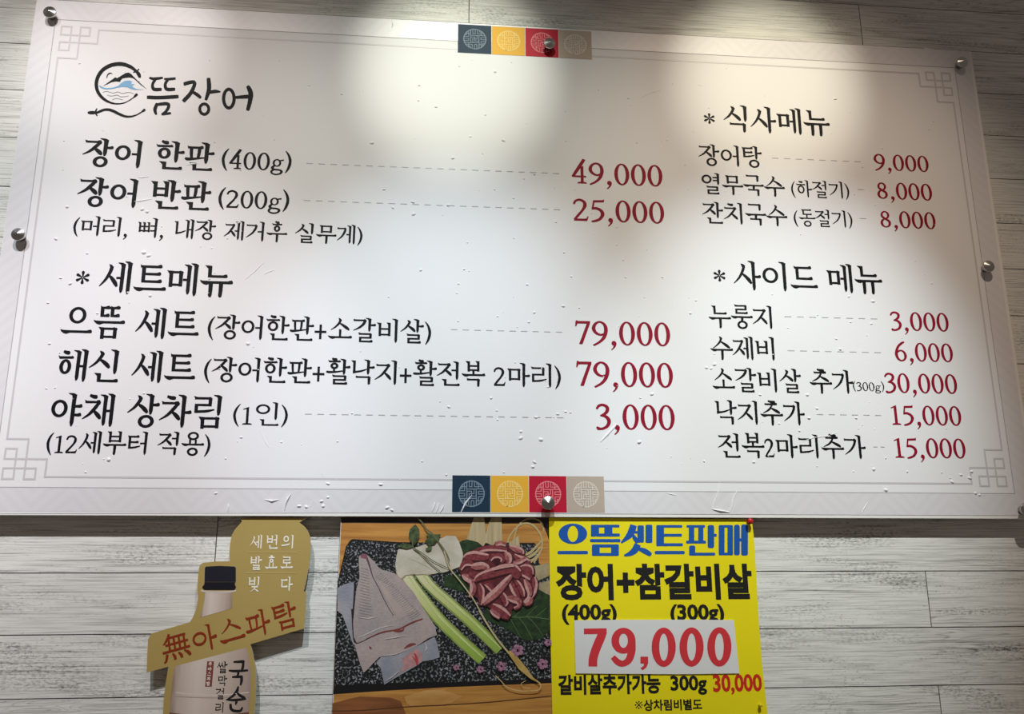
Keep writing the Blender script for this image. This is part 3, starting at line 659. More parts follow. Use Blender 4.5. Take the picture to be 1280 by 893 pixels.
words('dish_lettering', '소갈비살 추가', (890.6, 483.1), (1066.3, 476.9), (964.7, 461), (969.4, 491.2), HH, 11.6, 6.5, INK, 'black name of the third side dish')
words('portion_lettering', '(300g)', (1066, 484.1), (1105, 484.1), (1080.9, 478.1), (1081.9, 489.1), N, 11, 6, INK, 'tiny black bracketed weight beside the third side dish')
words('dish_lettering', '낙지추가', (892.9, 504.6), (1005.6, 516.3), (939.4, 501.3), (944.6, 531.6), HH, 11.6, 6.5, INK, 'black name of the fourth side dish')
words('dish_lettering', '전복2마리추가', (897.2, 560.3), (1081.9, 558.4), (986.3, 543.1), (991.5, 573.4), HH, 11.6, 6.5, INK, 'black name of the fifth side dish', lxs=1.1)
PRICES = [('49,000', (714.4, 220.6), (827.8, 219.4), (776.5, 204.8), (777.3, 231.9), 'first eel dish'), ('25,000', (716.3, 265), (830, 266.3), (777.8, 250.9), (778.5, 278.4), 'second eel dish'),
    ('79,000', (718.7, 404.3), (837.5, 418.6), (783.8, 402.4), (784.4, 432.3), 'first set'), ('79,000', (720, 454.8), (841, 470), (786.1, 452.9), (786.1, 484.3), 'second set'), ('3,000', (744.8, 523.3), (843.2, 522.4), (788.2, 505.8), (788.2, 537.6), 'vegetable setting'),
    ('9,000', (1091.8, 200.2), (1160.3, 205.5), (1122.3, 193.7), (1123.7, 214), 'first meal'), ('8,000', (1095.9, 237.8), (1164.6, 240.5), (1126.4, 228.8), (1127, 249.9), 'second meal'), ('8,000', (1099.9, 274), (1169.1, 276.7), (1130.4, 264.4), (1131.7, 285.7), 'third meal'),
    ('3,000', (1114, 412.9), (1185.2, 402.3), (1145.7, 390.6), (1146.9, 414.1), 'first side dish'), ('6,000', (1118.2, 441.1), (1190.6, 441.1), (1150.4, 428.9), (1151.6, 452.4), 'second side dish'), ('30,000', (1106.9, 490.5), (1195.8, 479.9), (1155.8, 467.4), (1155.8, 492.1), 'third side dish'),
    ('15,000', (1112.8, 509.3), (1201, 519.9), (1160.5, 507.4), (1160.5, 532.1), 'fourth side dish'), ('15,000', (1116.6, 550.4), (1206.4, 561), (1165.2, 548.1), (1165.7, 573.2), 'fifth side dish')]
for s, L, R, T, B, who in PRICES:
    words('price_lettering', s, L, R, T, B, N, 12.4, 6.6, RED, 'crimson price of the ' + who)
DASH = mat('grey_dash', srgb(176, 174, 176), .5)
def leader(p, q, n):
    (x0, z0), (x1, z1) = place(*p), place(*q); st = (x1 - x0) / (n - .5); out = []
    for i in range(n):
        a = x0 + st * i; b = a + st * .55; z = (z0 + z1) / 2
        out.append([(a, z - .0005), (b, z - .0005), (b, z + .0005), (a, z + .0005)])
    flat('leader_line', out, TY, DASH, board)
leader((383, 204.2), (698.2, 217.4), 22); leader((379.6, 250.3), (699.3, 262.7), 22); leader((563.5, 412.5), (701.8, 415.3), 10); leader((381.2, 518.3), (703.6, 522.1), 22)
leader((964.8, 197.7), (1074.9, 202.5), 8); leader((1071.9, 237.1), (1078.4, 237.4), 1); leader((1074.4, 273.3), (1081.8, 273.6), 1)
leader((980.4, 395.8), (1095.6, 399.1), 8); leader((984.4, 438.5), (1100.3, 441.1), 8); leader((1020.9, 518.5), (1100.6, 519.4), 6); leader((1091.3, 559), (1105.3, 559.1), 2)
# restaurant logo
z = zoomed(100, 70, 10.51, 0.0)
BLUE = mat('logo_blue', srgb(86, 150, 194), .42)
emb = [capped(p) for p in (
    [(745, 205, 30), (680, 155, 44), (600, 120, 50), (510, 108, 52), (400, 128, 50), (300, 188, 48), (236, 280, 48), (216, 380, 46), (240, 480, 44), (310, 565, 38), (400, 615, 27), (490, 632, 19), (580, 620, 14), (660, 580, 12), (715, 540, 15)],
    [(705, 550, 10), (722, 533, 28), (748, 508, 34)], [(735, 195, 28), (772, 242, 48), (787, 278, 36)], [(703, 218, 14), (748, 203, 16), (776, 174, 14)],
    [(240, 742, 30), (300, 716, 32), (370, 708, 36), (440, 728, 38), (520, 768, 36), (600, 797, 30), (680, 797, 24), (760, 770, 16), (815, 735, 16)],
    [(235, 746, 26), (160, 748, 46), (112, 748, 30)], [(222, 698, 18), (206, 745, 20), (226, 786, 18)], [(805, 742, 12), (828, 728, 28), (850, 710, 32)], [(354, 290, 8), (362, 256, 15), (385, 234, 17), (410, 229, 10), (430, 245, 3)])]
emb += [[(300, 402), (400, 330), (465, 283), (490, 294), (530, 345), (480, 335), (420, 347)], [(490, 294), (600, 228), (640, 221), (670, 235), (690, 292), (650, 286), (600, 290), (560, 297), (535, 325), (528, 346)], [(668, 234), (760, 330), (882, 442), (800, 384), (735, 322), (690, 292)]]
flat('logo_emblem', emb, TY, INK, board, z)
wave = [brush(p) for p in ([(256, 385, 4), (272, 408, 20), (330, 430, 18), (420, 428, 16), (500, 408, 22), (550, 385, 50), (600, 372, 84), (635, 375, 92), (660, 400, 62), (690, 425, 34), (740, 441, 14), (842, 445, 2)], [(690, 345, 4), (655, 336, 22), (620, 345, 30)], [(718, 378, 4), (690, 380, 18), (678, 402, 24), (700, 425, 20), (745, 440, 8)])]
flat('logo_wave', wave, TY, BLUE, board, z)
flat('logo_ripple', [brush(p) for p in ([(300, 482, 7), (350, 468, 8), (400, 480, 8), (440, 490, 8), (500, 475, 8), (560, 495, 8), (640, 480, 8), (710, 498, 6)], [(360, 515, 7), (400, 528, 8), (450, 525, 8), (490, 517, 8), (550, 540, 8), (640, 527, 6)], [(425, 577, 7), (490, 562, 8), (570, 582, 6)])], TY, mat('logo_grey', srgb(120, 126, 136), .42), board, z)
z = zoomed(100, 70, 5.565, 0.0)
logo = [capped(p) for p in ([(487, 154, 14), (515, 160, 20), (572, 154, 15)], [(525, 165, 18), (506, 198, 20), (514, 232, 24), (562, 234, 22)], [(590, 162, 14), (625, 162, 18), (662, 158, 16)], [(612, 166, 18), (594, 198, 20), (604, 232, 24), (656, 233, 22)],
    [(475, 289, 24), (560, 291, 25), (676, 284, 24)], [(536, 336, 22), (522, 375, 24), (530, 405, 16)], [(548, 338, 20), (605, 334, 24), (618, 352, 22), (598, 388, 20), (574, 408, 18)], [(574, 407, 16), (628, 400, 16)],
    [(728, 196, 24), (782, 182, 24), (798, 196, 24), (772, 258, 26), (724, 312, 26)], [(772, 244, 18), (814, 270, 24), (838, 290, 20)], [(895, 162, 26), (898, 230, 30), (878, 302, 20)], [(898, 256, 18), (940, 248, 24), (974, 250, 10)],
    [(1082, 290, 18), (1165, 284, 26)], [(1170, 216, 26), (1188, 260, 34), (1182, 320, 30), (1168, 374, 24)])]
logo += ring(865, 371, 42, 46, 21, 20) + ring(1036, 298, 48, 76, 23, 22)
flat('logo_lettering', logo, TY, INK, board, z)
# peeled and creased film: small raised ridges
def ridge(V, F, pts, h, y0=FY):
    k = len(V)
    for i, (px, py, w) in enumerate(pts):
        a, b = pts[max(i - 1, 0)], pts[min(i + 1, len(pts) - 1)]
        dx, dy = b[0] - a[0], b[1] - a[1]; q = math.hypot(dx, dy) or 1
        for s, e in ((-1, 0), (-.15, 1), (.35, .75), (1, 0)):
            x, zz = place(px - dy / q * w * s / 2, py + dx / q * w * s / 2); V.append((x, y0 - h * e * (0.35 if i in (0, len(pts) - 1) else 1), zz))
    for i in range(len(pts) - 1):
        for j in range(3): F.append((k + i * 4 + j, k + i * 4 + j + 1, k + i * 4 + j + 5, k + i * 4 + j + 4))
def creases():
    for pts, h in (([(750, 553, 1.5), (757, 546, 3.5), (768, 534, 3), (771, 530, 1.5)], .0016), ([(306, 350, 1), (318, 340, 1.6), (330, 328, 1)], .0008), ([(801, 122, 1), (814, 116, 1.4), (826, 113, 1)], .0006), ([(826, 231, 1), (831, 231.5, 1.6)], .0006),
                   ([(1003, 552, 1), (1018, 547, 1.6), (1032, 546, 1.2), (1047, 541, 1)], .0008), ([(258, 577, 1), (266, 569, 1.4)], .0006), ([(326, 540, 1), (333, 555, 1.4), (337, 560, 1)], .0006), ([(400, 590, 1), (406, 597, 1.4)], .0006),
                   ([(285, 640, 1), (286, 634, 3), (285, 630, 1.5)], .0022), ([(331, 625, 1.2), (340, 627, 3.4), (349, 625, 1.6)], .0022), ([(356, 638, 1.4), (357, 630, 3.4), (361, 622, 2.6), (364, 618, 1.2)], .0026), ([(386, 635, 1), (392, 626, 1.6)], .0014), ([(330, 343, 1.2), (336, 340, 2), (343, 338, 1)], .0008),
                   ([(540, 640, 1.4), (543, 633, 3), (544, 628, 1.4)], .0022), ([(545, 641, 1.4), (548, 634, 3), (548, 628, 1.4)], .0022), ([(550, 641, 1.4), (553, 636, 3), (555, 632, 1.4)], .0022), ([(576, 641, 1.4), (582, 629, 3), (590, 619, 1.2)], .0016), ([(600, 616, 1), (606, 611, 1.4)], .0008),
                   ([(890, 637, 2), (900, 639, 3.6), (912, 641, 2)], .0026), ([(912, 641, 1.6), (916, 630, 3), (916, 624, 2), (922, 613, 1.2)], .0018), ([(890, 637, 1.4), (893, 628, 2), (899, 612, 1), (900, 600, .8)], .0010), ([(834, 617, 1.2), (839, 618, 2), (846, 620, 1)], .001), ([(1077, 641, 1), (1081, 634, 2), (1085, 628, 1)], .0014),
                   ([(490, 26, 1), (491, 31, 2.4), (490, 35, 1)], .0014), ([(1155, 60, 1.6), (1160, 62, 2.6), (1167, 62, 1.4)], .0016), ([(168, 252, 1), (172, 252, 3), (184, 250, 2), (190, 249, 1)], .001), ([(172, 222, 1), (178, 222, 2.4), (186, 221, 1)], .001), ([(232, 207, 1), (240, 205, 2.6), (248, 205, 1)], .001)):
        V, F = [], []; ridge(V, F, pts, h)
        mesh('film_crease', V, F, FILM, board, smooth=True)
creases()
# standoff screws
def steel_nodes(nt, p):
    g = G(nt); p.inputs['Anisotropic'].default_value = .6
STEEL = mat('brushed_steel', (.60, .59, .58), .24, 1.0, build=steel_nodes)
SCREWS = [((62, 15), 'top left'), ((22.5, 293), 'left edge'), ((687, 54), 'top red square'), ((1203, 77.5), 'top right'), ((1236, 333), 'right edge'), ((685, 629), 'bottom red square'), ((1283, 637), 'bottom right')]
for (px, py), where in SCREWS:
    c = place(px, py, -.0128)
    o = lathe('standoff_screw', [(.0056, FY - .0004), (.0056, -.0098), (.0086, -.0102), (.0090, -.0108), (.0090, -.0130), (.0088, -.0136), (.0085, -.0139), (.0004, -.0170)], c, STEEL, board, 48)
    o.data.polygons.foreach_set('use_smooth', [len(p.vertices) == 4 and abs(p.normal.y) < .5 for p in o.data.polygons])
    lathe('spacer_barrel', [(.007, .0092), (.007, WALL - .0002)], c, STEEL, o, 24)

# ---------------- yellow price poster ----------------
PD = .0045
poster = thing('price_poster', 'yellow paper poster with blue and black Korean lettering below the menu board', 'poster', (.14, PD, 1.44))
def paper_nodes(nt, p):
    g = G(nt); g.bump(p, g.noise(g.coord((1, 1, 1)), 12, 3), .25, .003)
YEL = mat('yellow_paper', srgb(240, 222, 14), .42, build=paper_nodes)
zz = lambda pts, d=PD: [(x, min(w, BZ0 - .0006)) for x, w in (place(x, y, d) for x, y in pts)]      # the sheets hang just under the board
slab('paper_sheet', zz([(686.2, 645.5), (939.5, 649.5), (942, 668), (944.5, 705), (948, 770), (953, 835), (959.5, 893), (961, 908), (691, 908), (690.5, 893), (688, 790)]), PD, PD + .0005, YEL, poster)
PINK_ = mat('poster_black', srgb(20, 20, 20), .45)
PBLUE = mat('poster_blue', srgb(18, 84, 168), .42)
PRED = mat('poster_red', srgb(206, 40, 26), .45)
z = zoomed(685, 640, 4.923, PD)
def box4(x0, y0, x1, y1, r=5):
    out = []
    for cx, cy, a in ((x1 - r, y1 - r, 0), (x0 + r, y1 - r, 90), (x0 + r, y0 + r, 180), (x1 - r, y0 + r, 270)):
        for k in range(5): t = math.radians(a + k * 22.5); out.append((cx + r * math.cos(t), cy + r * math.sin(t)))
    return out
B4 = box4
blue = ring(153, 136, 88, 63, 56, 13) + [B4(58, 241, 246, 262, 9)]
blue += [B4(264, 80, 352, 97), B4(264, 134, 352, 153), B4(264, 80, 314, 153, 16), B4(346, 80, 440, 97), B4(346, 134, 442, 153), B4(346, 80, 396, 153, 16), B4(258, 168, 446, 188, 8), B4(270, 201, 318, 272, 12), B4(388, 201, 436, 272, 12), B4(270, 201, 436, 220, 8), B4(270, 254, 436, 272, 8)]
blue += [brush([(526, 82, 40), (516, 115, 44), (496, 150, 36), (450, 192, 10)]), capped([(520, 140, 14), (535, 165, 26), (548, 186, 22)]), B4(530, 119, 562, 134), B4(550, 84, 590, 190, 8), B4(600, 80, 642, 192, 8), brush([(552, 200, 40), (535, 235, 42), (505, 258, 30), (468, 270, 10)]), capped([(548, 224, 14), (590, 240, 32), (628, 262, 26)])]
blue += [B4(666, 82, 826, 98), B4(690, 136, 824, 153), B4(666, 194, 830, 212), B4(666, 82, 714, 212, 14), B4(656, 241, 842, 262, 9)]
blue += [B4(852, 82, 966, 98), B4(866, 90, 900, 190, 4), B4(924, 90, 956, 190, 4), B4(850, 178, 972, 196), B4(982, 82, 1022, 224, 12), B4(1010, 136, 1038, 154), B4(868, 208, 906, 270, 12), B4(868, 252, 1028, 270)]
blue += [B4(1050, 82, 1086, 268, 12), B4(1104, 82, 1138, 268, 12), B4(1050, 82, 1138, 98, 8), B4(1050, 252, 1138, 268, 8), B4(1144, 80, 1180, 268, 12), B4(1188, 78, 1230, 270, 12), B4(1170, 164, 1200, 182)]
label(flat('title_lettering', blue, PD - .0002, PBLUE, poster, z), 'blue heavy display title')
def pline(name, s, off, L, R, T, B, M, text, holder=None, depth=PD):
    return label(flat(name, fit(sans(s, off), L, R, T, B, depth), depth - .0002, M, holder or poster), text)
pline('dish_lettering', '장어+참갈비살', .040, (694.8, 727.3), (939.3, 716.2), (760.2, 705), (761.2, 750.7), PINK_, 'heavy black dish name')
pline('weight_lettering', '(400g)', .034, (702.3, 768), (771.1, 770), (707.3, 755.8), (707.3, 781.4), PINK_, 'black weight half under the price card, left')
pline('weight_lettering', '(300g)', .034, (837.8, 768), (905.2, 768), (842.4, 755.8), (842.4, 781.4), PINK_, 'black weight half under the price card, right')
pline('extra_lettering', '갈비살추가가능', .036, (697.7, 857.5), (825.7, 857.5), (706.9, 843.9), (730.9, 868.9), PINK_, 'black line on extra ribs')
pline('extra_lettering', '300g', .03, (838.1, 857.5), (883.6, 857.5), (853.5, 844.8), (878.6, 868.9), PINK_, 'black weight of the extra ribs')
pline('price_lettering', '30,000', .03, (891.1, 855.3), (952.3, 855.3), (903.8, 843.3), (915.8, 868.9), PRED, 'red price of the extra ribs')
pline('note_lettering', '상차림비별도', .028, (804.5, 881.6), (877.5, 881.6), (833.8, 874.6), (831.6, 888.8), PINK_, 'small black note at the foot')
# price card stuck on the poster
CD = .0030
card = thing('price_card', 'white price card with large red digits stuck on the yellow poster', 'price card', (.13, CD, 1.5))
CARD = mat('white_card', srgb(226, 224, 224), .3, build=paper_nodes)
slab('card_sheet', zz([(717.8, 776), (765, 775.2), (870, 775), (917.3, 775.5), (924.2, 842.2), (850, 843.2), (760, 842.6), (719.6, 842.2)], CD), CD, CD + .0009, CARD, card)
z = zoomed(685, 770, 4.571, CD)
digits = [[(205, 74), (335, 72), (335, 104), (205, 106)], brush([(316, 86, 46), (300, 128, 50), (274, 190, 50), (258, 244, 50), (256, 290, 50)])]
digits += ring(431, 143, 69, 74, 44, 33) + [brush([(478, 140, 44), (478, 200, 44), (462, 252, 40), (430, 274, 34), (400, 266, 36), (370, 236, 30)])]
digits += [[(528, 234), (572, 234), (572, 272), (562, 296), (540, 312), (528, 300), (545, 288), (549, 274), (528, 274)]]
for cx in (661, 820, 979): digits += ring(cx, 180 - (cx - 661) * .006, 69, 112, 44, 34, n=40)
label(flat('price_lettering', digits, CD - .0002, mat('card_red', srgb(212, 58, 66), .45, spec=.2), card, z), 'large red digits')
z = zoomed(685, 770, 4.571, PD)
mark = [brush([(502, 492, 5), (536, 528, 5)]), brush([(536, 492, 5), (502, 528, 5)])] + [q for cx, cy in ((519, 492), (519, 528), (501, 510), (537, 510)) for q in ring(cx, cy, 4.5, 4.5, 4.4, 4.4, n=8)]
label(flat('reference_mark', mark, PD - .0002, PINK_, poster, z), 'black reference mark before the foot note')
# pins
def pin(name, text, at, M, s=1.0):
    c = place(*at, PD - .006 * s)
    t = thing(name, text, 'push pin', (c[0], PD, c[1]))
    lathe('pin_head', [(.0005, PD - .0105 * s), (.0022 * s, PD - .0102 * s), (.0036 * s, PD - .0092 * s), (.0041 * s, PD - .0075 * s), (.0036 * s, PD - .0055 * s), (.0024 * s, PD - .0042 * s), (.0022 * s, PD - .0022 * s), (.0032 * s, PD - .0012 * s), (.0032 * s, PD - .0003)], c, M, t, 24)
    lathe('pin_point', [(.0006, PD - .0003), (.0004, WALL + .003)], c, STEEL, t, 8)
pin('push_pin', 'red push pin in the top right corner of the yellow poster', (937.5, 652), mat('red_plastic', srgb(196, 30, 30), .25))
pin('push_pin', 'small yellow push pin near the bottom right corner of the yellow poster', (950.5, 882), mat('yellow_plastic', srgb(226, 206, 20), .3), .6)

# ---------------- food photograph poster ----------------
FD = .0062
food = thing('food_photo_poster', 'glossy photo poster of raw eel, leek and red meat on a black stone plate', 'poster', (-.1, FD, 1.44))
slab('photo_sheet', zz([(426.6, 636), (700, 636), (700, 910), (414.4, 910)], FD), FD, FD + .0005, mat('laminated_edge', srgb(214, 212, 206), .3), food)
def photo(nm, a, b=None, scale=(20, 1, 20), lo=.4, hi=.6, detail=3, rough=.4, dist=0.0):
    def nodes(nt, p):
        g = G(nt)
        if b is not None: g.put(p.inputs['Base Color'], g.mix(g.ramp(g.noise(g.coord(scale), 1, detail, .6, dist), lo, hi), a, b))
        p.inputs['Coat Weight'].default_value = .06; p.inputs['Coat Roughness'].default_value = .2
    return mat(nm, a, rough, build=nodes)
RA, RB, RC_, RD = (412, 640), (412, 763), (555, 640), (555, 763)
def reg(r):
    g = zoomed(r[0], r[1], 6.867, FD)
    def f(x, y):
        X, Z = g(x, y); return X, min(Z, BZ0 - .0008)
    return f
lay = [FD - .00006]
def pic(name, M, *groups, text=None):
    """printed picture element: groups of (region, polygons)"""
    lay[0] -= .00005
    polys = []
    for r, ps in groups:
        f = reg(r)
        for q in ps: polys.append(type(q)(f(*p[:2]) for p in q))
    o = flat(name, polys, lay[0], M, food)
    if text: label(o, text)
    return o
def mixpts(*parts):
    """one outline through points of several regions"""
    return [[reg(r)(x, y) for r, ps in parts for x, y in ps]]
def pic2(name, M, polys, text=None):
    lay[0] -= .00005
    o = flat(name, polys, lay[0], M, food)
    if text: label(o, text)
    return o
WOOD = photo('printed_wood', srgb(204, 146, 74), srgb(158, 102, 46), (8, 1, 160), .35, .7)
pic2('printed_table', WOOD, [zz([(427.2, 637), (699, 637), (699, 908), (415.6, 908)], FD)], 'orange wooden table in the photo')
pic2('printed_table', photo('printed_wood_dark', srgb(60, 46, 36), srgb(26, 22, 22), (14, 1, 30)), mixpts((RA, [(100, -20), (700, -20)]), (RC_, [(990, -20), (990, 500), (900, 240), (850, 100), (500, 104)]), (RA, [(600, 100), (205, 96), (100, 98)])), 'dark far edge of the table in the photo')
pic2('printed_table', photo('printed_wood_red', srgb(150, 92, 52), srgb(112, 66, 38), (10, 1, 120), .35, .7), mixpts((RB, [(25, 800), (150, 768), (260, 742), (520, 752), (610, 780), (655, 893), (655, 1000), (20, 1000)])), 'brown shadow on the table in the photo')
pic2('printed_table_sheen', photo('printed_wood_pale', srgb(210, 160, 94), srgb(184, 130, 66), (10, 1, 60), .35, .7), mixpts((RB, [(640, 745), (820, 690), (1030, 675)]), (RD, [(0, 690), (160, 740), (60, 800), (0, 812)]), (RB, [(860, 822), (700, 830), (660, 800)])), 'pale sheen on the table in the photo')
pic2('printed_table_seam', photo('printed_wood_line', srgb(86, 52, 30)), [brush([(*reg(r)(x, y), .0012) for r, x, y in ((RB, 20, 868), (RB, 300, 860), (RB, 640, 832), (RB, 1000, 815))]), brush([(*reg(r)(x, y), .0012) for r, x, y in ((RD, 0, 815), (RD, 400, 790), (RD, 920, 738))])])
pic2('printed_plate', photo('printed_slate_edge', srgb(20, 19, 20)), mixpts((RA, [(172, 252), (195, 235), (600, 262)]), (RC_, [(350, 270), (775, 268), (800, 300), (815, 440), (920, 560)]), (RD, [(925, 625), (0, 662)]), (RB, [(500, 690), (30, 722), (35, 640)]), (RA, [(70, 600), (140, 300)])), 'black edge of the stone plate in the photo')
def slate_nodes(nt, p):
    g = G(nt)
    v = g.n('ShaderNodeTexVoronoi'); g.put(v.inputs['Vector'], g.coord((1, 1, 1))); v.inputs['Scale'].default_value = 420
    f = g.ramp(g.noise(g.coord((1, 1, 1)), 340, 3, .6), .53, .62)
    f2 = g.ramp(g.noise(g.coord((1, 1, 1)), 24, 2), .3, .6, .3, .85)
    g.put(p.inputs['Base Color'], g.mix(g.math('MULTIPLY', f, f2), srgb(22, 23, 26), srgb(176, 180, 182)))
    p.inputs['Coat Weight'].default_value = .06; p.inputs['Coat Roughness'].default_value = .2
pic2('printed_plate', mat('printed_slate', srgb(40, 40, 42), .4, build=slate_nodes), mixpts((RA, [(178, 262), (198, 246), (600, 270)]), (RC_, [(350, 280), (770, 276), (795, 310), (808, 445), (915, 570)]), (RD, [(915, 585), (0, 622)]), (RB, [(1030, 612), (500, 628), (42, 648), (46, 560)]), (RA, [(80, 600), (150, 300)])), 'speckled black stone plate in the photo')
# ribbons of dried gourd
RIB = photo('printed_ribbon', srgb(196, 178, 140), srgb(170, 150, 112), (300, 1, 12), .35, .65)
pic('printed_ribbon', RIB, (RC_, [[(255, 0), (345, 0), (355, 150), (362, 260), (330, 310), (195, 235)], [(405, 0), (493, 0), (500, 260), (440, 300), (345, 260), (380, 110)], [(560, 265), (640, 205), (652, 300), (560, 300)]]), text='pale ribbons standing behind the meat in the photo')
pic('printed_ribbon', photo('printed_ribbon_thin', srgb(186, 164, 118)), (RC_, [brush(p) for p in ([(545, 265, 16), (570, 200, 14), (640, 120, 14), (720, 100, 16), (790, 140, 16), (840, 230, 14), (830, 340, 12), (770, 440, 12)], [(600, 240, 12), (630, 130, 12), (700, 68, 14), (780, 62, 14), (840, 100, 14), (856, 170, 12)], [(680, 372, 22), (740, 350, 22), (800, 290, 18), (846, 240, 10)], [(705, 400, 26), (770, 365, 22), (830, 300, 14)], [(740, 430, 26), (790, 390, 18), (850, 310, 8)])]), text='thin looped ribbons beside the meat in the photo')
pic('printed_ribbon', photo('printed_ribbon_right', srgb(172, 156, 122), srgb(150, 134, 104), (60, 1, 60)), (RC_, [[(765, 470), (900, 440), (900, 552), (790, 600)], [(790, 622), (905, 590), (905, 716), (820, 680)]]), text='pale folded ribbons at the right edge of the photo')
# perilla leaves
LEAF = photo('printed_leaf', srgb(48, 72, 40), srgb(28, 44, 28), (120, 1, 120), .35, .65)
pic('printed_leaf', LEAF, (RC_, [[(125, 265), (160, 246), (200, 240), (250, 250), (290, 262), (332, 295), (280, 330), (200, 380), (165, 370)]]), text='green leaf behind the meat in the photo')
pic('printed_leaf', LEAF, (RC_, [[(0, 556), (110, 540), (215, 600), (240, 690), (120, 680), (50, 660), (0, 640)]]), text='dark green leaf left of the meat in the photo')
pic2('printed_leaf', LEAF, mixpts((RD, [(335, 40), (400, -70), (560, -120)]), (RC_, [(700, 700), (792, 655), (905, 720)]), (RD, [(908, 170), (870, 215), (840, 242), (760, 262), (680, 255), (620, 215), (560, 175), (500, 140), (430, 112), (370, 85)])), 'large green leaf under the meat in the photo')
pic('printed_leaf_vein', photo('printed_vein', srgb(96, 118, 76)), (RD, [brush(p) for p in ([(400, 20, 5), (600, 60, 6), (760, 60, 6), (905, 80, 5)], [(560, 55, 4), (600, 130, 4), (660, 240, 3)], [(640, 62, 4), (700, 140, 4), (760, 250, 3)], [(720, 62, 4), (780, 120, 4), (850, 220, 3)], [(600, 60, 4), (700, -40, 3)], [(700, 62, 4), (800, -40, 3)], [(780, 64, 4), (880, -20, 3)])]))
# mushroom slab and leeks
def grad_mat(nm, stops, x0, x1, axis=2):
    def nodes(nt, p):
        g = G(nt); sp = g.n('ShaderNodeSeparateXYZ'); g.put(sp.inputs[0], g.n('ShaderNodeTexCoord').outputs['Generated'])
        r = g.n('ShaderNodeValToRGB'); g.put(r.inputs[0], g.math('ADD', sp.outputs[axis], g.math('MULTIPLY', g.math('SUBTRACT', g.noise(g.coord((200, 1, 20)), 1, 2), .5), .12)))
        el = r.color_ramp.elements
        el[0].position, el[0].color = stops[0][0], (*stops[0][1], 1); el[1].position, el[1].color = stops[-1][0], (*stops[-1][1], 1)
        for pos, c in stops[1:-1]: e = el.new(pos); e.color = (*c, 1)
        g.put(p.inputs['Base Color'], r.outputs[0]); p.inputs['Coat Weight'].default_value = .06; p.inputs['Coat Roughness'].default_value = .2
    return mat(nm, stops[0][1], .4, build=nodes)
LEEK = grad_mat('printed_leek', [(0.0, srgb(138, 168, 68)), (.35, srgb(164, 184, 88)), (.62, srgb(196, 198, 130)), (1.0, srgb(218, 208, 174))], 0, 1)
def leek(c, w):
    f = lambda x, y: place(x, y, FD)
    return [Strip((f(*p)) for p in brush([(x, y, w) for x, y in c], 8))]
pic2('printed_leek', LEEK, leek([(508, 720), (518, 735), (545, 770), (572, 797), (603, 825)], 15), 'lower leek stalk in the photo')
pic2('printed_leek', LEEK, leek([(524, 716), (540, 735), (565, 757), (592, 781), (625, 813)], 14.5), 'upper leek stalk in the photo')
GRN_D = photo('printed_leek_edge', srgb(112, 134, 62), srgb(150, 158, 96), (60, 1, 60)); GRN_L = photo('printed_leek_sheen', srgb(206, 212, 150), srgb(190, 202, 126), (60, 1, 60))
for c, w in (([(508, 720), (518, 735), (545, 770), (572, 797), (603, 825)], 15), ([(524, 716), (540, 735), (565, 757), (592, 781), (625, 813)], 14.5)):
    for k, wd, M in ((-.44, 2.2, GRN_D), (.16, 2.4, GRN_L), (.45, 1.6, GRN_D)):
        pts = []
        for i, (x, y) in enumerate(c):
            a, e = c[max(i - 1, 0)], c[min(i + 1, len(c) - 1)]; dx, dy = e[0] - a[0], e[1] - a[1]; n = math.hypot(dx, dy)
            pts.append((x + dy / n * w * k, y - dx / n * w * k, wd * (.5 if i in (0, len(c) - 1) else 1)))
        pic2('printed_leek_shade', M, [Strip(place(*p, FD) for p in brush(pts, 8))])
pic2('printed_mushroom_slice', photo('printed_mushroom', srgb(208, 200, 184), srgb(190, 180, 162), (30, 1, 40)), mixpts((RA, [(590, 322), (640, 312), (735, 310), (850, 270), (990, 215)]), (RC_, [(20, 206), (100, 210), (130, 262), (160, 350), (168, 420), (155, 465), (60, 502), (0, 522)]), (RA, [(940, 525), (840, 545), (720, 535), (655, 545), (635, 575), (600, 570), (572, 520), (564, 460), (574, 380)])), 'cream mushroom slice in the photo')
pic('printed_mushroom_crease', photo('printed_crease', srgb(168, 160, 146)), (RA, [brush([(680, 408, 3), (740, 425, 6), (830, 470, 6), (880, 500, 3)])]))
pic('printed_mushroom_crease', photo('printed_brown_edge', srgb(150, 128, 100), srgb(178, 158, 130), (200, 1, 200)), (RA, [brush([(566, 470, 3), (580, 545, 10), (610, 575, 14), (640, 560, 10), (660, 545, 4), (760, 540, 5), (900, 534, 3)])]))
# eel fillets
def eel_mat(nm, a, b, c):
    def nodes(nt, p):
        g = G(nt); n1 = g.ramp(g.noise(g.coord((30, 1, 30)), 1, 4), .35, .65); n2 = g.ramp(g.noise(g.coord((220, 1, 500)), 1, 3), .4, .7)
        g.put(p.inputs['Base Color'], g.mix(g.math('MULTIPLY', n2, .35), g.mix(n1, a, b), c)); p.inputs['Coat Weight'].default_value = .06; p.inputs['Coat Roughness'].default_value = .2
    return mat(nm, a, .4, build=nodes)
EEL = eel_mat('printed_eel', srgb(180, 164, 158), srgb(160, 150, 150), srgb(120, 110, 110))
EEL2 = eel_mat('printed_eel_pink', srgb(186, 166, 160), srgb(164, 150, 150), srgb(130, 116, 118))
EEL3 = eel_mat('printed_eel_grey', srgb(166, 162, 168), srgb(140, 142, 154), srgb(112, 112, 120))
DARK = photo('printed_dark_line', srgb(44, 30, 36))
pic2('printed_fillet', EEL3, mixpts((RA, [(70, 655), (130, 622), (206, 604), (222, 690), (205, 893)]), (RB, [(200, 200), (240, 320), (200, 290), (150, 150), (110, 40), (65, 5)]), (RA, [(68, 800)])), 'leftmost grey eel fillet in the photo')
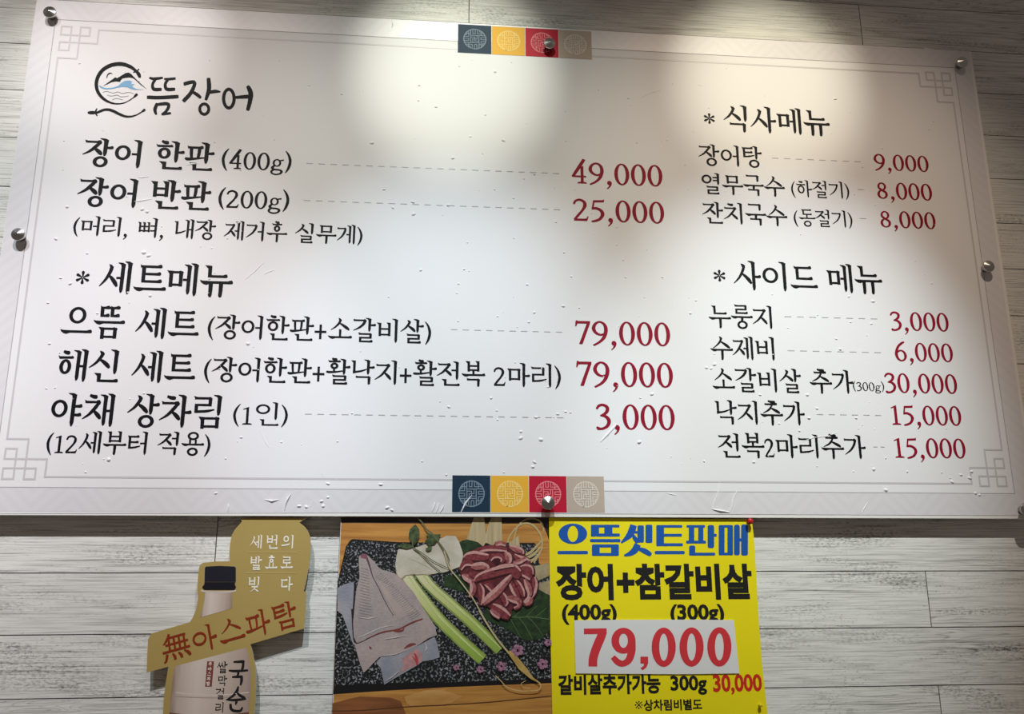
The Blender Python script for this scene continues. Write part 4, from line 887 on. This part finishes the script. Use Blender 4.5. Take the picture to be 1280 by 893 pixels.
pic2('printed_fillet', EEL3, mixpts((RB, [(400, 455), (440, 402), (600, 365), (760, 305), (900, 228), (922, 280), (946, 405), (880, 428), (800, 440), (740, 482), (600, 562), (470, 640), (455, 570), (440, 500)])), 'bottom eel piece in the photo')
pic('printed_fillet_flesh', photo('printed_pink_flesh', srgb(196, 140, 140), srgb(170, 128, 130), (120, 1, 120)), (RB, [[(620, 420), (690, 365), (745, 330), (792, 370), (800, 430), (740, 480), (660, 510), (600, 545), (640, 470)]]))
pic('printed_fillet_flesh', photo('printed_red_flesh', srgb(176, 66, 76)), (RB, [brush([(728, 370, 10), (745, 410, 22), (750, 455, 20), (748, 470, 8)]), brush([(710, 395, 6), (735, 430, 12), (745, 450, 8)])]))
pic2('printed_fillet', EEL2, mixpts((RA, [(490, 508), (560, 530), (640, 600), (720, 690), (845, 893)]), (RB, [(900, 130), (922, 215), (850, 240), (770, 295), (680, 345), (590, 380), (520, 392), (430, 402), (380, 450), (330, 505), (292, 538), (255, 440), (215, 290), (200, 200), (230, 0)])), 'broad middle eel fillet in the photo')
pic2('printed_fillet_edge', DARK, [brush([(*reg(RA)(x, y), w) for x, y, w in ((212, 600, .0004), (214, 700, .002), (204, 893, .0026))]), brush([(*reg(RB)(x, y), w) for x, y, w in ((195, -10, .0026), (200, 120, .002), (212, 240, .003), (232, 284, .0014), (300, 262, .001), (340, 238, .0016), (450, 192, .002), (590, 164, .002), (700, 112, .0024), (800, 76, .001))])])
pic2('printed_fillet', EEL, mixpts((RA, [(250, 395), (262, 372), (290, 360), (318, 368), (332, 380), (380, 425), (430, 490), (505, 518), (560, 572), (620, 660), (700, 760), (790, 893)]), (RB, [(800, 74), (700, 108), (640, 135), (590, 160), (520, 172), (450, 188), (390, 215), (330, 238), (270, 268), (230, 276), (208, 230), (202, 100)]), (RA, [(208, 893), (222, 740), (232, 660), (258, 560), (252, 470)])), 'top eel fillet in the photo')
pic2('printed_fillet_seam', photo('printed_mauve_line', srgb(98, 72, 84)), [brush([(*reg(RA)(x, y), w) for x, y, w in ((312, 376, .003), (345, 470, .0022), (372, 560, .0012), (420, 650, .0012), (462, 740, .0012), (510, 830, .001), (550, 893, .0006))])])
pic('printed_fillet_edge', photo('printed_red_edge', srgb(128, 62, 58)), (RB, [brush(p) for p in ([(330, 240, 6), (450, 190, 10), (590, 164, 12), (700, 110, 12), (798, 76, 12)], [(540, 172, 6), (575, 180, 22), (625, 175, 18), (640, 150, 6)], [(640, 330, 6), (690, 300, 26), (740, 290, 10)], [(340, 310, 4), (352, 325, 18), (360, 335, 4)])]))
pic('printed_fillet_tip', photo('printed_tail_pink', srgb(140, 84, 98), srgb(120, 78, 92), (200, 1, 200)), (RA, [[(262, 372), (290, 360), (320, 370), (328, 410), (300, 402), (270, 396)]]))
RIBM = photo('printed_rib_line', srgb(160, 147, 146), srgb(174, 160, 156), (200, 1, 200))
pic('printed_fillet_flush', photo('printed_pink_flush', srgb(184, 162, 155), srgb(166, 152, 151), (40, 1, 40)), (RA, [brush([(430, 600, 20), (500, 680, 90), (580, 780, 130), (640, 860, 150), (660, 893, 150)])]))
pic2('printed_fillet_seam', photo('printed_mauve_seam', srgb(112, 86, 92)), [brush([(*reg(RA)(x, y), w) for x, y, w in ((420, 650, .0010), (462, 740, .0012), (510, 830, .001), (550, 893, .0006))])])
ribs = []
for k in range(26):
    t = k / 25; x, y = 455 + 330 * t, 520 + 350 * t ** 1.05
    ribs.append(brush([(x - 6, y + 4, 3), (x - 34 - 14 * t, y + 26 + 8 * t, 5), (x - 62 - 26 * t, y + 40 + 14 * t, 2)]))
for k in range(18):
    t = k / 17; x, y = 262 - 20 * t, 480 + 410 * t
    ribs.append(brush([(x + 8, y, 2), (x + 40 + 20 * t, y + 10, 4), (x + 74 + 50 * t, y + 22, 2)]))
pic('printed_fillet_rib', RIBM, (RA, ribs))
SHEEN = photo('printed_pale_sheen', srgb(198, 188, 186))
for p in ([(240, 240, 4), (330, 200, 10), (450, 150, 8), (560, 130, 3)], [(440, 392, 4), (520, 384, 8), (590, 370, 7), (650, 345, 3)], [(250, 60, 4), (330, 70, 10), (400, 60, 4)], [(470, 250, 4), (560, 235, 9), (640, 220, 4)], [(480, 610, 3), (540, 570, 8), (600, 520, 4)], [(820, 280, 4), (830, 320, 12), (825, 350, 4)]):
    pic('printed_sheen', SHEEN, (RB, [brush(p)]))
# raw meat
MEAT = photo('printed_meat', srgb(110, 46, 52), srgb(78, 28, 36), (110, 1, 110), .35, .65)
pic2('printed_meat', MEAT, mixpts((RC_, [(130, 500), (165, 385), (215, 350), (270, 318), (340, 300), (425, 290), (440, 258), (505, 256), (555, 298), (655, 298), (680, 330), (680, 365), (735, 405), (758, 500), (770, 580), (795, 620), (770, 730), (735, 800), (690, 812), (655, 780), (620, 830), (580, 838)]), (RD, [(585, 30), (560, 78), (480, 70), (420, 45), (395, 15)]), (RC_, [(395, 830), (370, 812), (310, 808), (285, 740), (240, 720), (205, 735), (225, 640), (160, 575)])), 'heap of red raw meat in the photo')
MEAT_R = photo('printed_meat_red', srgb(144, 66, 70), srgb(104, 40, 48), (240, 1, 240), .38, .62, dist=1.0)
MEAT_P = photo('printed_meat_pink', srgb(180, 112, 110), srgb(128, 60, 64), (200, 1, 200), .36, .64, dist=1.0)
MEAT_F = photo('printed_fat', srgb(208, 162, 154), srgb(186, 132, 128), (240, 1, 240), .35, .65)
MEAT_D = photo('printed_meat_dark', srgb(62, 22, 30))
def strip(p, red, fat=None, side=1):
    """one curled slice: shadow printed as a dark shape, flesh and a pale fatty rim"""
    lay[0] -= .00002; f = reg(RC_)
    sm = smooth(p, 6); V, F, MI = [], [], []
    def put(pts, d, mi):
        q = [f(*a[:2]) for a in brush(pts)]; k = len(V); n = len(q); h = n // 2
        V.extend([(x, d, w) for x, w in q])
        for i in range(h - 1):
            a = (k + i, k + i + 1, k + n - 2 - i, k + n - 1 - i)
            s = sum(V[a[t]][0] * V[a[(t + 1) % 4]][2] - V[a[(t + 1) % 4]][0] * V[a[t]][2] for t in range(4))
            F.append(a if s > 0 else a[::-1]); MI.append(mi)
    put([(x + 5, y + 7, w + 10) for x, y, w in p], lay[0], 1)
    put(p, lay[0] - 8e-6, 0)
    if fat:
        out = []
        for i, (x, y, w) in enumerate(p):
            a, c = p[max(i - 1, 0)], p[min(i + 1, len(p) - 1)]; dx, dy = c[0] - a[0], c[1] - a[1]; n = math.hypot(dx, dy) or 1
            out.append((x - dy / n * w * .30 * side, y + dx / n * w * .30 * side, w * fat))
        put(out, lay[0] - 16e-6, 2)
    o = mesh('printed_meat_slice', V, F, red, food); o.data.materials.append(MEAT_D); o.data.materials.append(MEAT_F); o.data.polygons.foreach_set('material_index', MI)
for p, red, fat, side in (
    ([(440, 285, 30), (480, 270, 40), (530, 285, 30)], MEAT_P, .4, 1), ([(560, 300, 20), (620, 320, 60), (668, 340, 40), (676, 365, 16)], MEAT_P, .35, -1), ([(255, 350, 30), (340, 320, 50), (440, 315, 50), (540, 330, 34)], MEAT_R, .35, 1),
    ([(165, 400, 24), (200, 380, 60), (260, 375, 84), (340, 385, 70), (385, 380, 30)], MEAT_R, .3, -1), ([(395, 420, 24), (420, 385, 44), (470, 378, 46), (505, 405, 44), (490, 435, 24)], MEAT_R, .3, 1), ([(520, 350, 26), (548, 380, 56), (555, 420, 50), (545, 450, 20)], MEAT_P, .45, -1),
    ([(600, 370, 24), (640, 400, 60), (690, 420, 70), (735, 430, 30)], MEAT_R, .3, -1), ([(590, 440, 24), (640, 430, 40), (700, 400, 34)], MEAT_P, .5, 1), ([(140, 500, 24), (170, 450, 50), (215, 440, 56), (250, 460, 26)], MEAT_R, .32, 1),
    ([(230, 470, 24), (275, 470, 60), (330, 465, 60), (370, 480, 40), (350, 520, 20)], MEAT_P, .45, -1), ([(155, 540, 16), (190, 560, 54), (235, 590, 50), (250, 610, 14)], MEAT_P, .6, 1), ([(215, 520, 30), (250, 540, 56), (300, 545, 40)], MEAT_R, None, 1),
    ([(650, 480, 30), (700, 480, 70), (740, 490, 60), (755, 540, 30)], MEAT_R, .25, -1), ([(650, 530, 26), (700, 540, 60), (745, 570, 50)], MEAT_R, .3, 1), ([(770, 560, 24), (778, 620, 50), (760, 690, 56), (735, 740, 30)], MEAT_R, .4, -1),
    ([(690, 580, 20), (720, 640, 54), (735, 700, 40), (720, 740, 16)], MEAT_P, .45, 1), ([(610, 580, 20), (640, 630, 54), (670, 690, 50), (680, 730, 20)], MEAT_R, .3, -1), ([(560, 590, 24), (590, 650, 56), (620, 710, 50), (640, 750, 24)], MEAT_R, .4, 1),
    ([(235, 600, 24), (250, 650, 54), (240, 700, 44), (215, 735, 14)], MEAT_P, .5, 1), ([(300, 620, 24), (320, 670, 56), (320, 740, 50), (310, 800, 24)], MEAT_R, .3, -1), ([(350, 620, 20), (400, 650, 60), (420, 690, 30)], MEAT_R, .3, 1),
    ([(480, 680, 24), (510, 730, 60), (530, 780, 50), (520, 810, 20)], MEAT_R, .3, -1), ([(540, 740, 30), (590, 750, 64), (635, 770, 60), (640, 810, 30), (600, 830, 24)], MEAT_P, .3, 1), ([(690, 790, 40), (725, 770, 60), (745, 735, 40)], MEAT_P, .55, -1),
    ([(410, 800, 34), (450, 830, 90), (510, 870, 90), (560, 905, 50)], MEAT_R, .25, -1), ([(400, 840, 24), (430, 870, 50), (480, 905, 40)], MEAT_P, .4, 1), ([(330, 790, 40), (390, 740, 64), (460, 680, 66), (530, 600, 50), (585, 540, 24)], MEAT_P, .5, -1),
    ([(255, 600, 20), (300, 560, 60), (400, 525, 84), (510, 495, 84), (600, 485, 80), (650, 520, 40)], MEAT_R, .25, -1), ([(580, 520, 30), (620, 540, 70), (650, 560, 40)], MEAT_R, None, 1), ([(420, 500, 14), (480, 475, 34), (560, 462, 30), (600, 470, 12)], MEAT_F, None, 1), ([(430, 440, 20), (450, 430, 34), (470, 440, 20)], MEAT_D, None, 1)):
    strip(p, red, fat, side)
# herbs, stem, root, thread
pic('printed_herb', photo('printed_herb_leaf', srgb(84, 100, 62), srgb(50, 62, 42), (160, 1, 160)), (RA, [[(735, 110), (768, 150), (772, 210), (750, 262), (722, 290), (694, 255), (680, 200), (690, 150)], [(580, 292), (640, 272), (700, 280), (712, 305), (660, 318), (600, 305)], [(815, 255), (845, 225), (825, 180), (880, 195), (955, 195), (940, 235), (900, 280), (850, 292)], [(820, 320), (860, 295), (880, 300), (872, 330), (840, 342)]]), text='green herb leaves in the photo')
pic('printed_herb_stem', photo('printed_stem', srgb(104, 106, 76)), (RA, [brush(p) for p in ([(745, 45, 12), (800, 100, 10), (830, 150, 12), (880, 190, 14), (920, 240, 12), (965, 310, 10), (1000, 390, 9), (1030, 470, 9)], [(722, 200, 5), (715, 300, 8), (780, 360, 8), (860, 440, 8), (950, 515, 7)], [(720, 310, 7), (800, 360, 7), (900, 430, 7), (1030, 490, 7)], [(945, 270, 7), (1000, 350, 7), (1030, 420, 7)])]))
pic2('printed_root', photo('printed_root_stem', srgb(190, 174, 134)), [brush([(*reg(RC_)(x, y), .0016) for x, y in ((0, 340), (30, 440), (55, 495), (140, 600), (250, 750), (330, 893))]), brush([(*reg(RD)(x, y), .0022) for x, y in ((300, 0), (370, 120), (450, 240), (560, 375))])], 'long pale stem in the photo')
pic('printed_root', photo('printed_root_body', srgb(196, 164, 96), srgb(176, 140, 76), (60, 1, 60)), (RD, [brush(p) for p in ([(555, 358, 26), (580, 375, 50), (620, 430, 50), (660, 485, 56), (700, 525, 48), (750, 580, 24), (800, 610, 14)],)]), text='tan root in the photo')
pic('printed_root', photo('printed_thread', srgb(206, 176, 120)), (RD, [brush(p) for p in ([(790, 605, 10), (825, 635, 9), (815, 680, 9), (750, 692, 8), (640, 690, 8), (540, 660, 8), (490, 610, 7), (440, 560, 6)], [(700, 605, 5), (660, 630, 5), (680, 660, 5), (740, 670, 5)])]))
PETAL = photo('printed_petal', srgb(176, 130, 150), srgb(132, 84, 108), (300, 1, 300))
for cx, cy, s in ((630, 345, 58), (845, 462, 52), (490, 482, 48), (890, 278, 36), (105, 492, 30), (312, 508, 36)):
    pet = []
    for k in range(5):
        a = 2 * math.pi * k / 5 + .6; r = s * .55
        pet.append([(cx + r * math.cos(a) + s * .42 * math.cos(t * math.pi / 4) , cy + r * math.sin(a) + s * .38 * math.sin(t * math.pi / 4)) for t in range(8)])
    pic('printed_flower', PETAL, (RD, pet))

# ---------------- gold die-cut bottle sign ----------------
SD = .0040
sign = thing('bottle_sign', 'gold die-cut cardboard sign showing a rice wine bottle with black cap', 'sign', (-.36, SD, 1.42))
def gold_nodes(nt, p):
    g = G(nt); g.put(p.inputs['Base Color'], g.mix(g.noise(g.coord((1, 1, 1)), 14, 3), srgb(178, 154, 92), srgb(168, 144, 82)))
GOLD = mat('gold_card', srgb(170, 148, 90), .5, .0, .25, build=gold_nodes)
CREAM = mat('cream_card_edge', srgb(232, 222, 190), .6)
out = [(300.3, 648.4), (305, 648.9), (308.9, 647.2), (345, 646.8), (382, 647.6), (378, 650.5), (374.5, 653.5), (380, 658), (384.5, 663.5), (387.4, 671), (388.3, 681), (387.6, 695), (386, 709), (383.5, 722), (379.4, 739.6), (382.6, 740.2), (381.6, 765), (380, 786.1), (346, 796), (312.9, 805.8), (315.5, 816), (319, 834), (319.8, 850), (319.6, 866), (318.4, 880), (317, 900), (317, 985), (204, 985), (203.8, 893), (205, 872), (207, 854.7), (210.4, 833.8), (196, 837.8), (183.4, 841.2), (184, 820), (185, 800), (189, 792.4), (214, 785), (237.5, 778), (241.5, 771), (245, 762), (247.6, 748), (246.6, 738), (247.4, 722), (248.7, 711), (250, 706.5), (254, 703.8), (270, 702.2), (287.4, 702), (286.8, 690), (287.6, 680), (289.8, 669), (294, 661.5), (300.6, 654.5), (302.5, 652.5)]
o = slab('card', zz(out, SD), SD, SD + .005, GOLD, sign); o.data.materials.append(CREAM)
for p in o.data.polygons:
    if len(p.vertices) == 4: p.material_index = 1
s1 = zoomed(180, 640, 5.818, SD); s2 = zoomed(190, 760, 6.7125, SD)
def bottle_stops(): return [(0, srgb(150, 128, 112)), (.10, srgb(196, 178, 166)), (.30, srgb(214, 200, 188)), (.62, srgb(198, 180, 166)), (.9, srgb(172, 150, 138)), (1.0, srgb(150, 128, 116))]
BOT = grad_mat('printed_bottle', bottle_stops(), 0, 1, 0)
E_ = SD - .0002
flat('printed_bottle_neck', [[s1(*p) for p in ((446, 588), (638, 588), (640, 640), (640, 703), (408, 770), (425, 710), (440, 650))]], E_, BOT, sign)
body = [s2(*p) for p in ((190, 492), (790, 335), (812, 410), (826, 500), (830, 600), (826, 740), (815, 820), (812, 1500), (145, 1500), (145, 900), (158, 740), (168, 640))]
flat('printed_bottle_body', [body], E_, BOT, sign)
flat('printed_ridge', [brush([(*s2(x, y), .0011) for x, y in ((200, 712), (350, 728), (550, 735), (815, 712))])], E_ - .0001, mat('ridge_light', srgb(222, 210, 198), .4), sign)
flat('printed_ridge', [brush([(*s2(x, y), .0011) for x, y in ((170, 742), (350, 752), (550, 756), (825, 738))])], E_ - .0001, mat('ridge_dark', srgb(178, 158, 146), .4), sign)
flat('printed_band', [[s2(*p) for p in ((147, 880), (300, 898), (640, 898), (813, 876), (812, 1080), (145, 1080))]], E_ - .0001, mat('brown_print', srgb(120, 74, 58), .4), sign)
def cap_nodes(nt, p):
    g = G(nt); sp = g.n('ShaderNodeSeparateXYZ'); g.put(sp.inputs[0], g.n('ShaderNodeTexCoord').outputs['Generated'])
    r = g.math('SINE', g.math('MULTIPLY', sp.outputs[0], 150.0))
    g.put(p.inputs['Base Color'], g.mix(g.ramp(r, -.2, 1.0, 0, .5), srgb(24, 24, 34), srgb(46, 46, 60)))
CAPM = mat('printed_cap', srgb(28, 28, 38), .35, build=cap_nodes)
flat('printed_cap', [[s1(*p) for p in ((443, 408), (452, 399), (550, 394), (658, 399), (668, 408), (668, 510), (440, 510))]], E_, CAPM, sign)
flat('printed_cap_ring', [[s1(*p) for p in ((440, 512), (666, 512), (660, 525), (670, 552), (660, 570), (440, 570), (422, 552), (438, 528))]], E_, mat('printed_cap_ring', srgb(20, 20, 28), .35), sign)
flat('printed_neck_ring', [brush([(*s1(x, y), .0022) for x, y in ((416, 572), (440, 580), (550, 584), (650, 580), (668, 570))])], E_ - .0001, mat('neck_ring', srgb(206, 192, 182), .35), sign)
WHT = mat('white_print', srgb(240, 234, 218), .45)
def sline(name, s, L, R, T, B, ys, W, Tn, M, text, **k):
    label(flat(name, fit(line(s, W, Tn, **k), L, R, T, B, SD, ys), E_ - .0001, M, sign), text)
sline('slogan_lettering', '세 번 의', (312.3, 682), (366.5, 682), (325, 668.9), (325, 686.6), HH, 10, 9, WHT, 'first white slogan line', space=22)
sline('slogan_lettering', '발 효 로', (312.3, 704), (366.1, 704), (318, 695.3), (318, 713), (1, 99), 10, 9, WHT, 'second white slogan line', space=22)
sline('slogan_lettering', '빚', (310.1, 730), (324, 730), (316, 721.1), (316, 739.7), (1, 99), 10, 9, WHT, 'first white character of the third slogan line')
sline('slogan_lettering', '다', (351, 730), (366.1, 730), (358, 721.1), (358, 739.7), (1, 99), 10, 9, WHT, 'last white character of the third slogan line')
LG = mat('pale_gold_line', srgb(206, 184, 120), .4)
flat('slogan_rule', [brush([(*place(308, 690.7, SD), .0007), (*place(371.3, 690.7, SD), .0007)])], E_ - .0001, LG, sign)
flat('slogan_rule', [brush([(*place(307.6, 716.6, SD), .0007), (*place(369.4, 716.8, SD), .0007)])], E_ - .0001, LG, sign)
RUST = mat('rust_print', srgb(134, 46, 18), .55, spec=.2)
wu = [brush(p) for p in ([(34, 0, 9), (26, 16, 9), (8, 34, 5)], [(24, 14, 8), (94, 14, 8)], [(14, 38, 8), (100, 38, 8)], [(0, 62, 9), (104, 62, 9)], [(30, 14, 8), (28, 62, 8)], [(49, 14, 8), (48, 62, 8)], [(68, 14, 8), (67, 62, 8)], [(87, 14, 8), (86, 62, 8)], [(16, 70, 10), (8, 92, 9), (0, 98, 5)], [(36, 72, 6), (42, 84, 11), (42, 96, 9)], [(58, 72, 6), (66, 84, 11), (68, 95, 9)], [(80, 70, 6), (94, 82, 12), (100, 94, 10)])]
slant = wu + [type(q)((x + 112, y) for x, y in q) for q in line('아스파탐', 9.5, 8.5, hadv=101)]
ang = math.atan2(-37.7, 134.0); sc = 34.2 / 100
def tilt(x, y):
    u, v = (x - 50) * sc, (y - 50) * sc
    u -= v * .10
    return place(219.2 + u * math.cos(ang) - v * math.sin(ang) , 808.6 + u * math.sin(ang) + v * math.cos(ang), SD)
label(flat('banner_lettering', [type(q)((p[0], p[1]) for p in q) for q in slant], E_ - .0001, RUST, sign, tilt), 'rust red slanted banner lettering')
BK = mat('bottle_black', srgb(24, 20, 22), .45)
for st in ([[(688, 456, 16), (728, 454, 22), (770, 452, 24)], [(766, 446, 18), (764, 490, 22), (756, 522, 20)], [(648, 528, 14), (690, 532, 22), (760, 530, 20), (802, 526, 16)], [(722, 530, 16), (724, 552, 20), (718, 572, 18)], [(676, 582, 14), (715, 580, 22), (756, 580, 20)], [(752, 574, 20), (752, 612, 24), (744, 648, 14)]],
           [[(724, 664, 14), (712, 700, 24), (680, 740, 20), (628, 772, 10)], [(712, 712, 14), (740, 738, 24), (776, 756, 20)], [(626, 772, 12), (680, 776, 22), (750, 770, 20), (786, 766, 14)], [(712, 772, 20), (708, 792, 20), (702, 812, 12)], [(660, 812, 20), (664, 848, 24), (690, 866, 24), (740, 866, 22), (758, 838, 14)]]):
    label(flat('brand_lettering', [capped(p) for p in st], E_ - .0001, BK, sign, s2), 'large black brush character on the bottle')
for ch, x0, x1, y0, y1 in (('쌀', 271.2, 284.6, 827, 842), ('막', 271.9, 283.9, 844.6, 858.3), ('걸', 269.7, 280.1, 860.6, 874.7), ('리', 269, 279.4, 878.1, 891.8)):
    sline('kind_lettering', ch, (x0, (y0 + y1) / 2), (x1, (y0 + y1) / 2), ((x0 + x1) / 2, y0), ((x0 + x1) / 2, y1), None, 11, 9, BK, 'small black upright character on the bottle')
flat('printed_seal', [[s2(*p) for p in ((463, 450), (521, 450), (502, 663), (446, 663))]], E_ - .0001, mat('seal_brown', srgb(126, 62, 54), .45), sign)
for i, ch in enumerate('무아스파탐'):
    cx, cy = 190 + (489 - i * 4.2) / 6.7125, 760 + (472 + i * 41.5) / 6.7125
    label(flat('seal_lettering', fit(line(ch, 13, 11), (cx - 2.3, cy), (cx + 2.3, cy), (cx, cy - 2.6), (cx, cy + 2.6), SD), E_ - .0002, WHT, sign), 'tiny white character on the brown seal')
for o in scene.objects:
    if 'origin' in o.keys(): del o['origin']
